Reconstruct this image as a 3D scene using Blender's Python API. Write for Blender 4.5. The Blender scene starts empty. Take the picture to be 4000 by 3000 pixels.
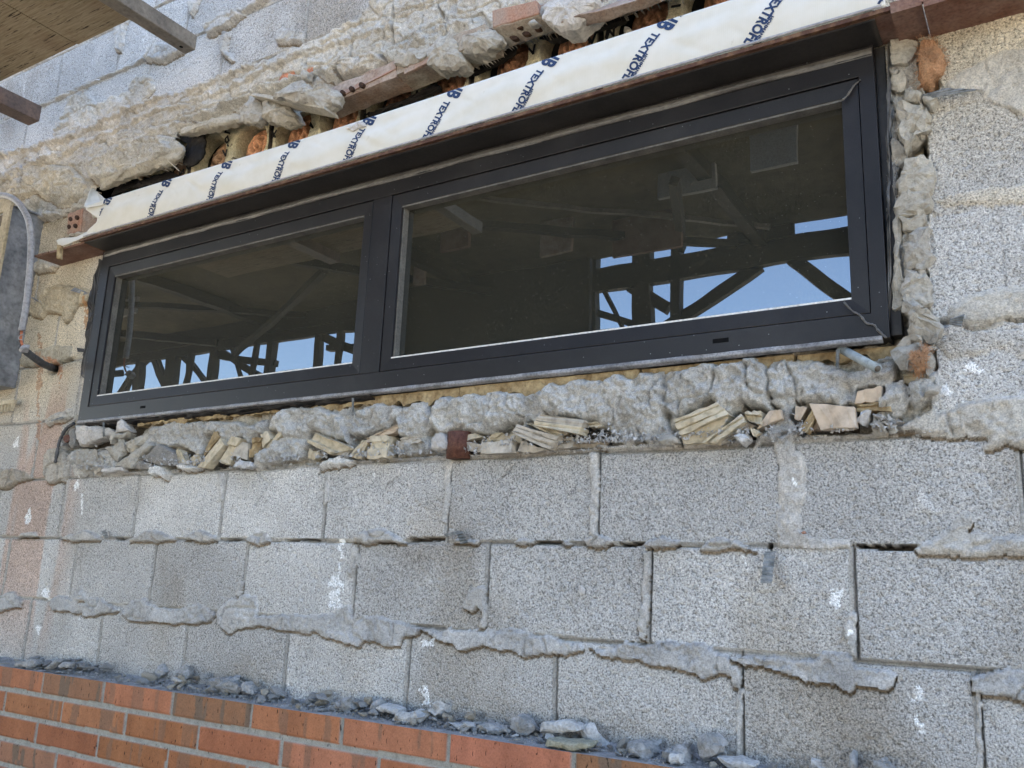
import bpy, bmesh, math, random
import numpy as np
from mathutils import Vector, Matrix, noise as mn
random.seed(7)
rs = np.random.RandomState(5)
D = bpy.data
SC = bpy.context.scene
COL = SC.collection

# ---------------------------------------------------------------- camera
CP = np.array([2.8579867, -1.71971255, -0.09355267])
YAW, PIT, ROL, FPX = .563476534, .225309781, .0408274026, 3427.05
Fv = np.array([-math.sin(YAW)*math.cos(PIT), math.cos(YAW)*math.cos(PIT), math.sin(PIT)])
Rv = np.array([math.cos(YAW), math.sin(YAW), 0.])
Uv = np.cross(Rv, Fv)
R2 = Rv*math.cos(ROL)+Uv*math.sin(ROL)
U2 = -Rv*math.sin(ROL)+Uv*math.cos(ROL)
def ray(x, y): return Fv+(x-2000)/FPX*R2-(y-1500)/FPX*U2
def P(x, y, Y=0.):
    d = ray(x, y); return CP+d*(Y-CP[1])/d[1]
def PZ(x, y, Z):
    d = ray(x, y); return CP+d*(Z-CP[2])/d[2]
cam = D.objects.new('camera', D.cameras.new('camera')); COL.objects.link(cam)
m = Matrix(((R2[0], U2[0], -Fv[0], CP[0]), (R2[1], U2[1], -Fv[1], CP[1]), (R2[2], U2[2], -Fv[2], CP[2]), (0, 0, 0, 1)))
cam.matrix_world = m
cam.data.sensor_width = 36; cam.data.lens = 36*FPX/4000; cam.data.clip_end = 500; cam.data.clip_start = .05
SC.camera = cam

# ---------------------------------------------------------------- world, sun, exposure
SUN_EL, SUN_AZ = math.radians(52), math.radians(-20)     # the sun stands behind the building: the wall is in open shade
w = D.worlds.new('World'); SC.world = w; w.use_nodes = True
nt = w.node_tree; nt.nodes.clear()
sk = nt.nodes.new('ShaderNodeTexSky'); sk.sky_type = 'NISHITA'; sk.sun_disc = False
sk.sun_elevation = SUN_EL; sk.sun_rotation = SUN_AZ; sk.altitude = 100; sk.air_density = 1.0; sk.dust_density = 1.6; sk.ozone_density = 1.0
bg = nt.nodes.new('ShaderNodeBackground'); bg.inputs[1].default_value = .075
wo = nt.nodes.new('ShaderNodeOutputWorld')
nt.links.new(sk.outputs[0], bg.inputs[0]); nt.links.new(bg.outputs[0], wo.inputs[0])
sl = D.lights.new('sun', 'SUN'); sl.energy = 5.0; sl.angle = math.radians(.5); sl.color = (1, .93, .82)
so = D.objects.new('sun', sl); COL.objects.link(so)
sd = Vector((math.sin(SUN_AZ)*math.cos(SUN_EL), math.cos(SUN_AZ)*math.cos(SUN_EL), math.sin(SUN_EL)))
so.rotation_euler = (-sd).to_track_quat('-Z', 'Y').to_euler()
vs = SC.view_settings; vs.view_transform = 'Standard'; vs.look = 'None'; vs.gamma = 1; vs.exposure = 3.58; vs.use_curve_mapping = False
SC.cycles.max_bounces = 6; SC.cycles.diffuse_bounces = 3; SC.cycles.glossy_bounces = 3

# ---------------------------------------------------------------- materials
class NB:
    def __init__(s, name):
        s.m = D.materials.new(name); s.m.use_nodes = True; s.t = s.m.node_tree; s.t.nodes.clear()
        s.o = s.n('ShaderNodeOutputMaterial'); s.b = s.n('ShaderNodeBsdfPrincipled'); s.l(s.b.outputs[0], s.o.inputs[0])
        s.tc = s.n('ShaderNodeTexCoord').outputs['Object']
    def n(s, k): return s.t.nodes.new(k)
    def l(s, a, b): s.t.links.new(a, b)
    def put(s, inp, v):
        if hasattr(v, 'is_output'): s.l(v, inp)
        else: inp.default_value = v if not (isinstance(v, tuple) and len(v) == 3 and inp.type == 'RGBA') else v+(1,)
    def map(s, sc=(1, 1, 1), rot=(0, 0, 0)):
        q = s.n('ShaderNodeMapping'); s.l(s.tc, q.inputs[0]); q.inputs['Scale'].default_value = sc; q.inputs['Rotation'].default_value = rot
        return q.outputs[0]
    def noise(s, scale, det=3, rough=.55, vec=None, dist=0):
        q = s.n('ShaderNodeTexNoise'); s.l(vec or s.tc, q.inputs['Vector']); q.inputs['Scale'].default_value = scale
        q.inputs['Detail'].default_value = det; q.inputs['Roughness'].default_value = rough; q.inputs['Distortion'].default_value = dist
        return q.outputs['Fac']
    def voro(s, scale, vec=None, feat='F1'):
        q = s.n('ShaderNodeTexVoronoi'); q.feature = feat; s.l(vec or s.tc, q.inputs['Vector']); q.inputs['Scale'].default_value = scale
        return q.outputs['Distance']
    def ramp(s, f, pts):
        q = s.n('ShaderNodeValToRGB'); s.l(f, q.inputs[0]); e = q.color_ramp.elements
        while len(e) < len(pts): e.new(.5)
        for el, (p, c) in zip(e, pts):
            el.position = p; el.color = (c if isinstance(c, tuple) else (c, c, c))+(1,)
        return q.outputs[0]
    def mix(s, f, a, b, mode='MIX'):
        q = s.n('ShaderNodeMix'); q.data_type = 'RGBA'; q.blend_type = mode
        s.put(q.inputs[0], f); s.put(q.inputs[6], a); s.put(q.inputs[7], b)
        return q.outputs[2]
    def math(s, op, a, b=0.):
        q = s.n('ShaderNodeMath'); q.operation = op; s.put(q.inputs[0], a); s.put(q.inputs[1], b); return q.outputs[0]
    def attr(s, nm):
        q = s.n('ShaderNodeAttribute'); q.attribute_name = nm; return q
    def bump(s, h, st, dist):
        q = s.n('ShaderNodeBump'); s.l(h, q.inputs['Height']); q.inputs['Strength'].default_value = st; q.inputs['Distance'].default_value = dist
        s.l(q.outputs[0], s.b.inputs['Normal'])
    def fin(s, col, rough=.9, metal=0., spec=.3):
        s.put(s.b.inputs['Base Color'], col); s.put(s.b.inputs['Roughness'], rough); s.b.inputs['Metallic'].default_value = metal
        s.b.inputs['Specular IOR Level'].default_value = spec
        return s.m

def mat_block():
    b = NB('pitted_concrete_block'); c = b.attr('base').outputs['Color']
    n1 = b.noise(250, 2, .6); n2 = b.noise(520, 1); n3 = b.noise(3.1, 4, .6)
    sp = b.ramp(n1, [(.34, .42), (.45, .90), (.56, 1.08), (.70, 1.38)])  # dark speckle: darker aggregate, plus pore shade put into the colour
    sp2 = b.ramp(n2, [(.34, .72), (.5, 1.0), (.66, 1.18)])
    big = b.ramp(n3, [(.3, .86), (.7, 1.10)])
    col = b.mix(1., c, sp, 'MULTIPLY'); col = b.mix(1., col, sp2, 'MULTIPLY'); col = b.mix(1., col, big, 'MULTIPLY')
    b.bump(n1, 1.0, .0035)
    return b.fin(col, .95, 0, .15)
def mat_mortar(name='mortar', f=1.0):
    b = NB(name); c = b.attr('base').outputs['Color']
    n1 = b.noise(95, 6, .72); n2 = b.noise(9, 5, .65); n5 = b.noise(330, 2, .6)
    col = b.mix(1., c, b.ramp(n1, [(.3, .80), (.5, 1.16), (.72, 1.40)]), 'MULTIPLY'); col = b.mix(1., col, b.ramp(n5, [(.32, .72), (.5, 1.), (.68, 1.2)]), 'MULTIPLY')
    col = b.mix(1., col, b.ramp(n2, [(.3, .80), (.7, 1.16)]), 'MULTIPLY')
    b.bump(n1, .9, .0055*f)
    return b.fin(col, .95, 0, .15)
def mat_rough(name, c1, c2, scale=30, fine=220, bump=.6, bd=.002, rough=.9, spec=.2, lo=.35, hi=.65, metal=0.):
    b = NB(name); n1 = b.noise(scale, 4, .6); n2 = b.noise(fine if fine != 150 else 110, 3 if fine != 150 else 6, .6 if fine != 150 else .72)
    if fine == 150: bd = .0055; bump = 1.
    col = b.mix(b.ramp(n1, [(lo, 0.), (hi, 1.)]), c1, c2)
    col = b.mix(1., col, b.ramp(n2, [(.32, .72), (.5, 1.), (.7, 1.2)]), 'MULTIPLY')
    if 'frame' in name and 'dark' in name:
        vv_ = b.voro(48); col = b.mix(b.ramp(vv_, [(.045, 1.), (.065, 0.)]), col, (.22, .22, .22))
        n4 = b.noise(3.5, 5, .7); col = b.mix(b.ramp(n4, [(.52, 0.), (.75, .5)]), col, (.045, .042, .040))
    b.bump(n2, bump, bd)
    return b.fin(col, rough, metal, spec)
M = {}
M['block'] = mat_block()
M['mortar'] = mat_mortar('grey_mortar'); M['infill'] = mat_mortar('lumpy_mortar', 1.3); M['parge'] = mat_mortar('tan_mortar', 1.3); M['woolc'] = mat_mortar('folded_wool', .8)
M['chunk'] = mat_rough('mortar_chunk', (.37, .34, .29), (.47, .44, .38), 25, 150, .8, .003)
M['chunk_tan'] = mat_rough('tan_mortar_chunk', (.39, .355, .29), (.52, .475, .39), 18, 150, .8, .003)
M['chunk_pale'] = mat_rough('pale_stone_chunk', (.48, .45, .41), (.62, .59, .55), 15, 150, .6, .002)
M['chunk_dark'] = mat_rough('dark_block_chunk', (.20, .19, .17), (.30, .28, .25), 40, 260, .9, .003)
M['rubble'] = mat_rough('grey_rubble', (.22, .22, .21), (.38, .37, .355), 25, 160, .8, .002)
M['rubble2'] = mat_rough('pale_rubble', (.40, .39, .37), (.53, .52, .50), 25, 160, .7, .002)
M['rubble_tan'] = mat_rough('olive_mortar_slab', (.27, .26, .19), (.36, .34, .26), 60, 190, .7, .002)
M['ledge'] = mat_rough('dusty_brick_top', (.24, .235, .23), (.40, .39, .385), 22, 200, .8, .002)
M['frame'] = mat_rough('dark_bronze_frame', (.0125, .0115, .0125), (.018, .016, .0165), 6, 400, .05, .0003, .42, .32)
M['frame_dusty'] = mat_rough('dusty_sill_frame', (.030, .030, .034), (.044, .044, .05), 9, 300, .05, .0003, .45, .45)
M['butyl'] = mat_rough('black_butyl', (.017, .015, .014), (.035, .031, .028), 8, 120, .15, .001, .5, .4)
M['butyl_grey'] = mat_rough('wrinkled_sealant', (.075, .068, .06), (.13, .12, .105), 14, 90, .4, .003, .4, .5)
M['gasket'] = mat_rough('grey_gasket', (.09, .085, .075), (.16, .15, .13), 20, 200, .2, .001, .6, .3)
M['gasket_glint'] = mat_rough('sky_glint_strip', (.62, .60, .56), (.72, .70, .66), 9, 200, .1, .001, .6, .3)
M['caulk'] = mat_rough('grey_caulk', (.15, .15, .155), (.33, .33, .34), 25, 200, .4, .002, .6, .3)
M['wood'] = mat_rough('tan_blocking', (.22, .15, .075), (.46, .36, .21), 26, 110, .8, .005)
M['cream'] = mat_rough('cream_tile', (.46, .385, .26), (.58, .51, .38), 9, 60, .12, .001, .7, .25)
M['cream_grey'] = mat_rough('dusty_cream_tile', (.38, .34, .275), (.49, .44, .365), 12, 60, .15, .001, .8, .2)
M['peach'] = mat_rough('peach_tile', (.50, .39, .28), (.60, .51, .41), 7, 40, .1, .001, .6, .3)
M['plank'] = mat_rough('cream_slab_end', (.50, .44, .27), (.62, .56, .38), 14, 90, .3, .002, .9, .2)
M['core'] = mat_rough('dusty_core_wall', (.10, .09, .07), (.19, .16, .13), 20, 90, .3, .002)
M['wool'] = mat_rough('mineral_wool', (.46, .24, .13), (.60, .37, .22), 16, 260, 1.0, .006, 1., .05)
M['wool_brown'] = mat_rough('brown_mineral_wool', (.26, .15, .08), (.40, .25, .14), 16, 260, 1.0, .006, 1., .05)
M['black'] = mat_rough('tar_black', (.006, .005, .005), (.02, .016, .013), 18, 90, .5, .004, .7, .3)
M['red_brick'] = mat_rough('old_red_brick', (.36, .19, .125), (.33, .255, .20), 12, 180, .5, .002)
M['brown_brick'] = mat_rough('dusty_brown_brick', (.27, .18, .13), (.38, .31, .26), 18, 160, .6, .002)
M['grey_brick'] = mat_rough('mortar_stained_brick', (.28, .22, .17), (.40, .35, .28), 25, 160, .6, .002)
M['hole'] = mat_rough('brick_core_hole', (.03, .018, .012), (.07, .035, .02), 30, 100, .2, .001)
M['rust'] = mat_rough('rusty_steel', (.14, .055, .03), (.25, .16, .12), 11, 140, .4, .002, .75, .35, .3, .7)
M['rust_edge'] = mat_rough('flaking_rust_edge', (.085, .038, .022), (.22, .125, .065), 45, 220, .7, .003, .7, .3, .46, .72)
M['rust_dark'] = mat_rough('dark_rust', (.07, .025, .015), (.13, .055, .035), 60, 200, .6, .002, .7, .3)
M['galv'] = mat_rough('galvanised_steel', (.13, .14, .155), (.34, .35, .37), 12, 60, .1, .001, .42, .5, .3, .7, .35)
M['galv_bright'] = mat_rough('bright_galvanised_strap', (.13, .14, .14), (.30, .31, .31), 60, 200, .2, .001, .6, .3, .35, .65, .1)
M['tube'] = mat_rough('scaffold_steel', (.14, .12, .10), (.24, .21, .17), 14, 90, .2, .001, .5, .4, .3, .7, .2)
M['tube_dark'] = mat_rough('rusty_scaffold_steel', (.07, .055, .05), (.18, .12, .09), 14, 90, .2, .001, .55, .4, .3, .7, .2)
M['conduit'] = mat_rough('grey_conduit', (.26, .25, .25), (.34, .33, .33), 10, 90, .1, .001, .5, .4)
M['hose'] = mat_rough('black_hose', (.05, .05, .052), (.10, .10, .10), 20, 90, .2, .001, .6, .3)
M['copper'] = mat_rough('red_wire', (.45, .12, .05), (.55, .2, .1), 20, 90, .1, .001, .5, .4)
M['bead_wood'] = mat_rough('tan_box_frame', (.36, .30, .19), (.46, .39, .27), 9, 90, .2, .001, .7, .3)
M['ink'] = mat_rough('blue_print', (.014, .032, .085), (.02, .045, .115), 30, 200, 0., .001, .6, .3)
M['marker'] = mat_rough('black_marker', (.012, .012, .012), (.03, .03, .03), 60, 300, .1, .001, .8, .2)
M['pipe'] = mat_rough('grey_tube', (.26, .29, .29), (.36, .39, .38), 15, 90, .2, .001, .6, .3)
M['steel_dark'] = mat_rough('dark_scaffold_steel', (.014, .012, .009), (.022, .018, .013), 3, 40, .1, .001, .7, .3)
M['deck_dark'] = mat_rough('dark_deck_board', (.07, .06, .035), (.12, .10, .06), 1.2, 12, .1, .001, .8, .2)
M['slot'] = mat_rough('drain_slot_dark', (.003, .003, .003), (.006, .006, .006), 10, 50, 0, .001, .9, .1)
M['ground'] = mat_rough('dry_ground', (.29, .25, .20), (.37, .33, .27), .5, 9, .2, .01)
M['plainwall'] = mat_rough('plain_block', (.36, .35, .33), (.42, .41, .39), 4, 150, .4, .002)
def mat_ply():
    b = NB('weathered_plywood')
    v = b.map((4, 60, 1), (0, 0, math.radians(24)))
    n = b.noise(3, 4, .65, v); n2 = b.noise(5, 4, .6); v3 = b.map((2.2, 34, 1), (0, 0, math.radians(24))); n3 = b.noise(6, 3, .6, v3)
    col = b.mix(b.ramp(n, [(.35, 0.), (.65, 1.)]), (.24, .185, .11), (.36, .29, .19))
    col = b.mix(b.ramp(n2, [(.5, 0.), (.72, .7)]), col, (.19, .12, .07))
    col = b.mix(b.ramp(n3, [(.33, 1.), (.40, 0.)]), col, (.035, .022, .012))
    b.bump(n, .5, .004)
    return b.fin(col, .85, 0, .2)
M['ply'] = mat_ply()
def mat_brick():
    b = NB('flashed_clay_brick'); c = b.attr('base').outputs['Color']
    v = b.map((1, 1, .32)); n = b.noise(170, 2, .6, v); n2 = b.noise(300, 3, .6)
    cr = b.ramp(n, [(.29, .16), (.355, 1.)])
    col = b.mix(1., c, cr, 'MULTIPLY'); col = b.mix(1., col, b.ramp(n2, [(.3, .8), (.5, 1.), (.7, 1.15)]), 'MULTIPLY')
    b.bump(n, .5, .003)
    return b.fin(col, .85, 0, .2)
M['brick'] = mat_brick()
def mat_membrane():
    b = NB('white_woven_membrane')
    wv = b.n('ShaderNodeTexWave'); b.l(b.map((1, 0, 0)), wv.inputs[0]); wv.inputs['Scale'].default_value = 75
    n = b.noise(14, 4, .6); n2 = b.noise(42, 3, .6)
    col = b.mix(b.ramp(n, [(.35, 0.), (.7, 1.)]), (.67, .64, .565), (.61, .575, .48))
    col = b.mix(b.ramp(n2, [(.70, 0.), (.80, .6)]), col, (.45, .40, .30))
    col = b.mix(b.math('MULTIPLY', wv.outputs['Fac'], .10), col, (.58, .52, .40))
    b.bump(wv.outputs['Fac'], .15, .001)
    return b.fin(col, .55, 0, .35)
M['membrane'] = mat_membrane()
def mat_glass():
    b = NB('dusty_dark_glass')
    v = b.map((1, 1, .45)); n = b.noise(300, 3, .7, v); n2 = b.noise(2.6, 3, .5); n3 = b.voro(95)
    dust = b.ramp(n, [(.45, 0.), (.75, 1.)]); area = b.ramp(n2, [(.35, .25), (.65, 1.)])
    d = b.math('MULTIPLY', dust, area)
    col = b.mix(d, (.014, .013, .008), (.080, .074, .048))
    col = b.mix(b.ramp(n3, [(.055, 1.), (.082, 0.)]), col, (.12, .12, .115))
    b.put(b.b.inputs['Base Color'], col); b.b.inputs['Roughness'].default_value = .6; b.b.inputs['Specular IOR Level'].default_value = .1
    g = b.n('ShaderNodeBsdfGlossy'); g.inputs['Roughness'].default_value = .006; g.inputs['Color'].default_value = (.86, .93, 1, 1)
    bp = b.n('ShaderNodeBump'); b.l(b.noise(3.0, 2, .4), bp.inputs['Height']); bp.inputs['Strength'].default_value = .35; bp.inputs['Distance'].default_value = .002; b.l(bp.outputs[0], g.inputs['Normal'])
    mx = b.n('ShaderNodeMixShader'); mx.inputs[0].default_value = .17
    b.l(b.b.outputs[0], mx.inputs[1]); b.l(g.outputs[0], mx.inputs[2]); b.l(mx.outputs[0], b.o.inputs[0])
    return b.m
M['glass'] = mat_glass()

# ---------------------------------------------------------------- object helpers
def tag(o, label=None, cat=None, group=None, kind=None):
    if label: o['label'] = label
    if cat: o['category'] = cat
    if group: o['group'] = group
    if kind: o['kind'] = kind
    return o
def link(name, me, mat=None, parent=None, smooth=False):
    o = D.objects.new(name, me); COL.objects.link(o)
    if mat: me.materials.append(mat)
    if parent: o.parent = parent; o.matrix_parent_inverse = parent.matrix_world.inverted()
    if smooth: me.polygons.foreach_set('use_smooth', np.ones(len(me.polygons), bool))
    return o
def empty(name, loc=(0, 0, 0)):
    o = D.objects.new(name, None); COL.objects.link(o); o.location = loc; o.empty_display_size = .05
    o.matrix_world = Matrix.Translation(loc)
    return o
def pymesh(name, vs_, fs):
    me = D.meshes.new(name); me.from_pydata([tuple(map(float, v)) for v in vs_], [], fs); me.update(); return me
def boxes(name, L, mat, parent=None, bev=0.):
    V, Fc = [], []
    for (x0, x1, y0, y1, z0, z1) in L:
        k = len(V)
        V += [(x0, y0, z0), (x1, y0, z0), (x1, y1, z0), (x0, y1, z0), (x0, y0, z1), (x1, y0, z1), (x1, y1, z1), (x0, y1, z1)]
        Fc += [(k, k+3, k+2, k+1), (k+4, k+5, k+6, k+7), (k, k+1, k+5, k+4), (k+1, k+2, k+6, k+5), (k+2, k+3, k+7, k+6), (k+3, k, k+4, k+7)]
    o = link(name, pymesh(name, V, Fc), mat, parent)
    if bev:
        md = o.modifiers.new('bevel', 'BEVEL'); md.width = bev; md.segments = 2; md.limit_method = 'ANGLE'
    return o
def grid_mesh(name, V, nx, nz, keep=None, flip=False):
    """V (nz,nx,3) grid -> mesh; keep (nz-1,nx-1) mask"""
    idx = np.arange(nx*nz).reshape(nz, nx)
    q = np.stack([idx[:-1, :-1], idx[:-1, 1:], idx[1:, 1:], idx[1:, :-1]], -1)
    if flip: q = q[..., ::-1]
    q = q[keep] if keep is not None else q.reshape(-1, 4)
    used, inv = np.unique(q.ravel(), return_inverse=True)
    v = V.reshape(-1, 3)[used]
    me = D.meshes.new(name); me.vertices.add(len(v)); me.vertices.foreach_set('co', v.astype(np.float32).ravel())
    me.loops.add(len(inv)); me.loops.foreach_set('vertex_index', inv.astype(np.int32))
    me.polygons.add(len(q)); me.polygons.foreach_set('loop_start', np.arange(0, 4*len(q), 4, dtype=np.int32)); me.polygons.foreach_set('loop_total', np.full(len(q), 4, np.int32))
    me.update(calc_edges=True); me.validate()
    return me, used
def set_col(me, col):
    a = me.color_attributes.new('base', 'FLOAT_COLOR', 'POINT')
    c = np.ones((len(col), 4), np.float32); c[:, :3] = col
    a.data.foreach_set('color', c.ravel())
def beam(name, a, b, wid, dep, mat, parent=None, up=(0, 1, 0), rnd=False, n=10, bev=0.):
    a, b = Vector(a), Vector(b); d = (b-a).normalized(); u = Vector(up); s = d.cross(u).normalized(); u = s.cross(d).normalized()
    V, Fc = [], []
    if rnd: ring = [(math.cos(t)*wid/2, math.sin(t)*dep/2) for t in [2*math.pi*i/n for i in range(n)]]
    else: ring = [(-wid/2, -dep/2), (wid/2, -dep/2), (wid/2, dep/2), (-wid/2, dep/2)]
    k = len(ring)
    for p in (a, b): V += [p+s*x+u*y for x, y in ring]
    Fc = [(i, (i+1) % k, k+(i+1) % k, k+i) for i in range(k)]+[tuple(range(k))[::-1], tuple(range(k, 2*k))]
    o = link(name, pymesh(name, V, Fc), mat, parent, smooth=rnd)
    if bev:
        md = o.modifiers.new('bevel', 'BEVEL'); md.width = bev; md.segments = 2
    return o
def tube(name, pts, r, mat, parent=None, n=10, rough=0.):
    pts = [Vector(p) for p in pts]
    P2 = []
    for i in range(len(pts)-1):      # Catmull-Rom
        p0, p1, p2, p3 = pts[max(i-1, 0)], pts[i], pts[i+1], pts[min(i+2, len(pts)-1)]
        for k in range(6):
            t = k/6
            P2.append(.5*((2*p1)+(-p0+p2)*t+(2*p0-5*p1+4*p2-p3)*t*t+(-p0+3*p1-3*p2+p3)*t**3))
    P2.append(pts[-1]); V, Fc = [], []
    for i, p in enumerate(P2):
        d = (P2[min(i+1, len(P2)-1)]-P2[max(i-1, 0)]).normalized(); s = d.cross(Vector((0, 1, .01))).normalized(); u = s.cross(d)
        rr = r*(1+rough*random.uniform(-1, 1))
        V += [p+s*math.cos(2*math.pi*j/n)*rr+u*math.sin(2*math.pi*j/n)*rr for j in range(n)]
    for i in range(len(P2)-1):
        Fc += [(i*n+j, i*n+(j+1) % n, (i+1)*n+(j+1) % n, (i+1)*n+j) for j in range(n)]
    Fc += [tuple(range(n))[::-1], tuple(range(len(V)-n, len(V)))]
    return link(name, pymesh(name, V, Fc), mat, parent, smooth=True)

# ---------------------------------------------------------------- numpy noise and distance fields
def vnoise(x, z, sc, seed):
    t = np.random.RandomState(seed).rand(256, 256)
    u, v = x*sc+seed*7.31, z*sc+seed*3.17
    i, j = np.floor(u).astype(int), np.floor(v).astype(int); f, g = u-i, v-j
    f = f*f*(3-2*f); g = g*g*(3-2*g); i0, j0, i1, j1 = i % 256, j % 256, (i+1) % 256, (j+1) % 256
    return (t[i0, j0]*(1-f)+t[i1, j0]*f)*(1-g)+(t[i0, j1]*(1-f)+t[i1, j1]*f)*g-.5
def fbm(x, z, sc, seed, o=4, r=.5):
    s = 0; a = 1
    for k in range(o): s = s+a*vnoise(x, z, sc*2**k, seed+k*11); a *= r
    return s
def sdf(x, z, poly):
    p = np.asarray(poly, float); n = len(p); d = np.full(x.shape, 1e9); ins = np.zeros(x.shape, bool)
    for i in range(n):
        ax, az = p[i]; bx, bz = p[(i+1) % n]; ex, ez = bx-ax, bz-az
        t = np.clip(((x-ax)*ex+(z-az)*ez)/(ex*ex+ez*ez+1e-12), 0, 1)
        d = np.minimum(d, (x-ax-t*ex)**2+(z-az-t*ez)**2)
        c = ((az > z) != (bz > z)) & (x < (bx-ax)*(z-az)/(bz-az+1e-12)+ax); ins ^= c
    return np.where(ins, -1, 1)*np.sqrt(d)
def sst(a, b, x):
    t = np.clip((x-a)/(b-a), 0, 1); return t*t*(3-2*t)
def poly_px(pts, Y=0.): return [tuple(P(x, y, Y)[[0, 2]]) for x, y in pts]

# ---------------------------------------------------------------- THE BLOCK WALL (relief)
xs = [-1.7]
while xs[-1] < 3.25:
    d = math.hypot(xs[-1]-CP[0], 1.72); xs.append(xs[-1]+max(.0021, .00122*d))
xs = np.array(xs); zs = np.arange(-.425, 2.62, .0034)
X, Z = np.meshgrid(xs, zs); NX, NZ = len(xs), len(zs)
wob = vnoise(X, Z, 9, 3)*.006
H = np.zeros_like(X); KIND = np.zeros(X.shape, np.int8)
ZJ = [-.405, -.2, 0, .2, .41, .62, .83, 1.04, 1.25, 1.355, 1.555, 1.762, 1.97, 2.18, 2.39, 2.6]
XO = [.309, .121, 0.0, -.21, 0, -.2, .02, -.2, 0, 0, .135, -.08, .12, -.08, .12]
tone = np.ones_like(X)
jd = np.full(X.shape, 9.)
for k in range(len(ZJ)-1):
    r = (Z >= ZJ[k]) & (Z < ZJ[k+1])
    u = (X-XO[k])/.4+.0001; ui = np.floor(u).astype(int)
    tt = np.random.RandomState(40+k).rand(64)
    tone[r] = (.83+.30*tt[(ui % 64)])[r]
    dv = np.abs((u-np.round(u)))*.4+wob*.5
    dh = np.minimum(np.abs(Z-ZJ[k]+wob*.4), np.abs(Z-ZJ[k+1]+wob*.4)+(.0 if k else 0))
    # vertical joints are struck nearly flush with a dark line on one side, bed joints are rough
    jd[r] = np.minimum(dv, dh)[r]
    side = (u-np.round(u))*.4+wob*.5
    full = sst(.0065, .0045, np.abs(side))
    Hj = -full*.0035-sst(.0036, .0014, np.abs(side-.0058))*.008
    Hb = -sst(.0068, .0045, dh)*(.004+.007*(vnoise(X, Z, 7, 61+k) > .05))
    hh = np.minimum(Hj, Hb); H[r] = hh[r]
    jm = ((full > .5) | (dh < .006)) & r
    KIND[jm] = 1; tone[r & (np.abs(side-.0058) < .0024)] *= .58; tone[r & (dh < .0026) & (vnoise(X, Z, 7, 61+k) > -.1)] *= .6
rt = sst(2.62, 2.68, X)*sst(.40, .44, Z); H *= (1-rt*.75)
tone = np.where((rt > .5) & (tone < .7), .92, tone); KIND[(rt > .5)] = 0
pit = np.minimum(0, vnoise(X, Z, 165, 9)+.12)*.010
H += pit*(KIND == 0)+fbm(X, Z, 60, 17, 3)*.0016*(KIND == 0)+fbm(X, Z, 2.2, 5, 2)*.006
base = np.empty(X.shape+(3,))
blockc = np.array([.53, .515, .485])
base[:] = blockc; base *= tone[..., None]
# warmer tan towards the right hand upper part and the left strip, plus rust runs as stains
warm = sst(.55, 1.0, Z)*1.0*sst(2.2, 2.7, X)+sst(.25, .6, Z)*sst(.1, -.1, X)*sst(1.5, 1.2, Z)
warm = np.clip(warm*.9, 0, 1)[..., None]
base = base*(1-warm)+np.array([.60, .52, .385])*tone[..., None]*warm
st = sst(.0, .28, fbm(X, Z*.18, 9, 23, 3)+.10)*sst(.14, -.02, X)*sst(-.9, -.4, X)*sst(.62, .40, Z)*sst(-.5, -.1, Z)
st = (st*.62)[..., None]; base = base*(1-st)+np.array([.50, .33, .24])*st
dk = sst(.0, .40, fbm(X, Z, 2.1, 77, 4))*.30; base = base*(1-dk[..., None]*np.array([.85, 1., 1.2]))
grm = sst(.12, .5, fbm(X*1.2, Z*.55, 3.3, 79, 4)+.25*sst(2.3, 2.8, X))*sst(.25, .1, Z)*.20; base = base*(1-grm[..., None]*np.array([.85, 1., 1.22]))
lt = sst(.10, .5, fbm(X, Z, 4.5, 81, 4))*.16; base = base*(1+lt)[..., None]
mort = np.array([.43, .41, .37]); base[KIND == 1] = mort*.92*np.minimum(1, tone[KIND == 1])[:, None]

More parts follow.
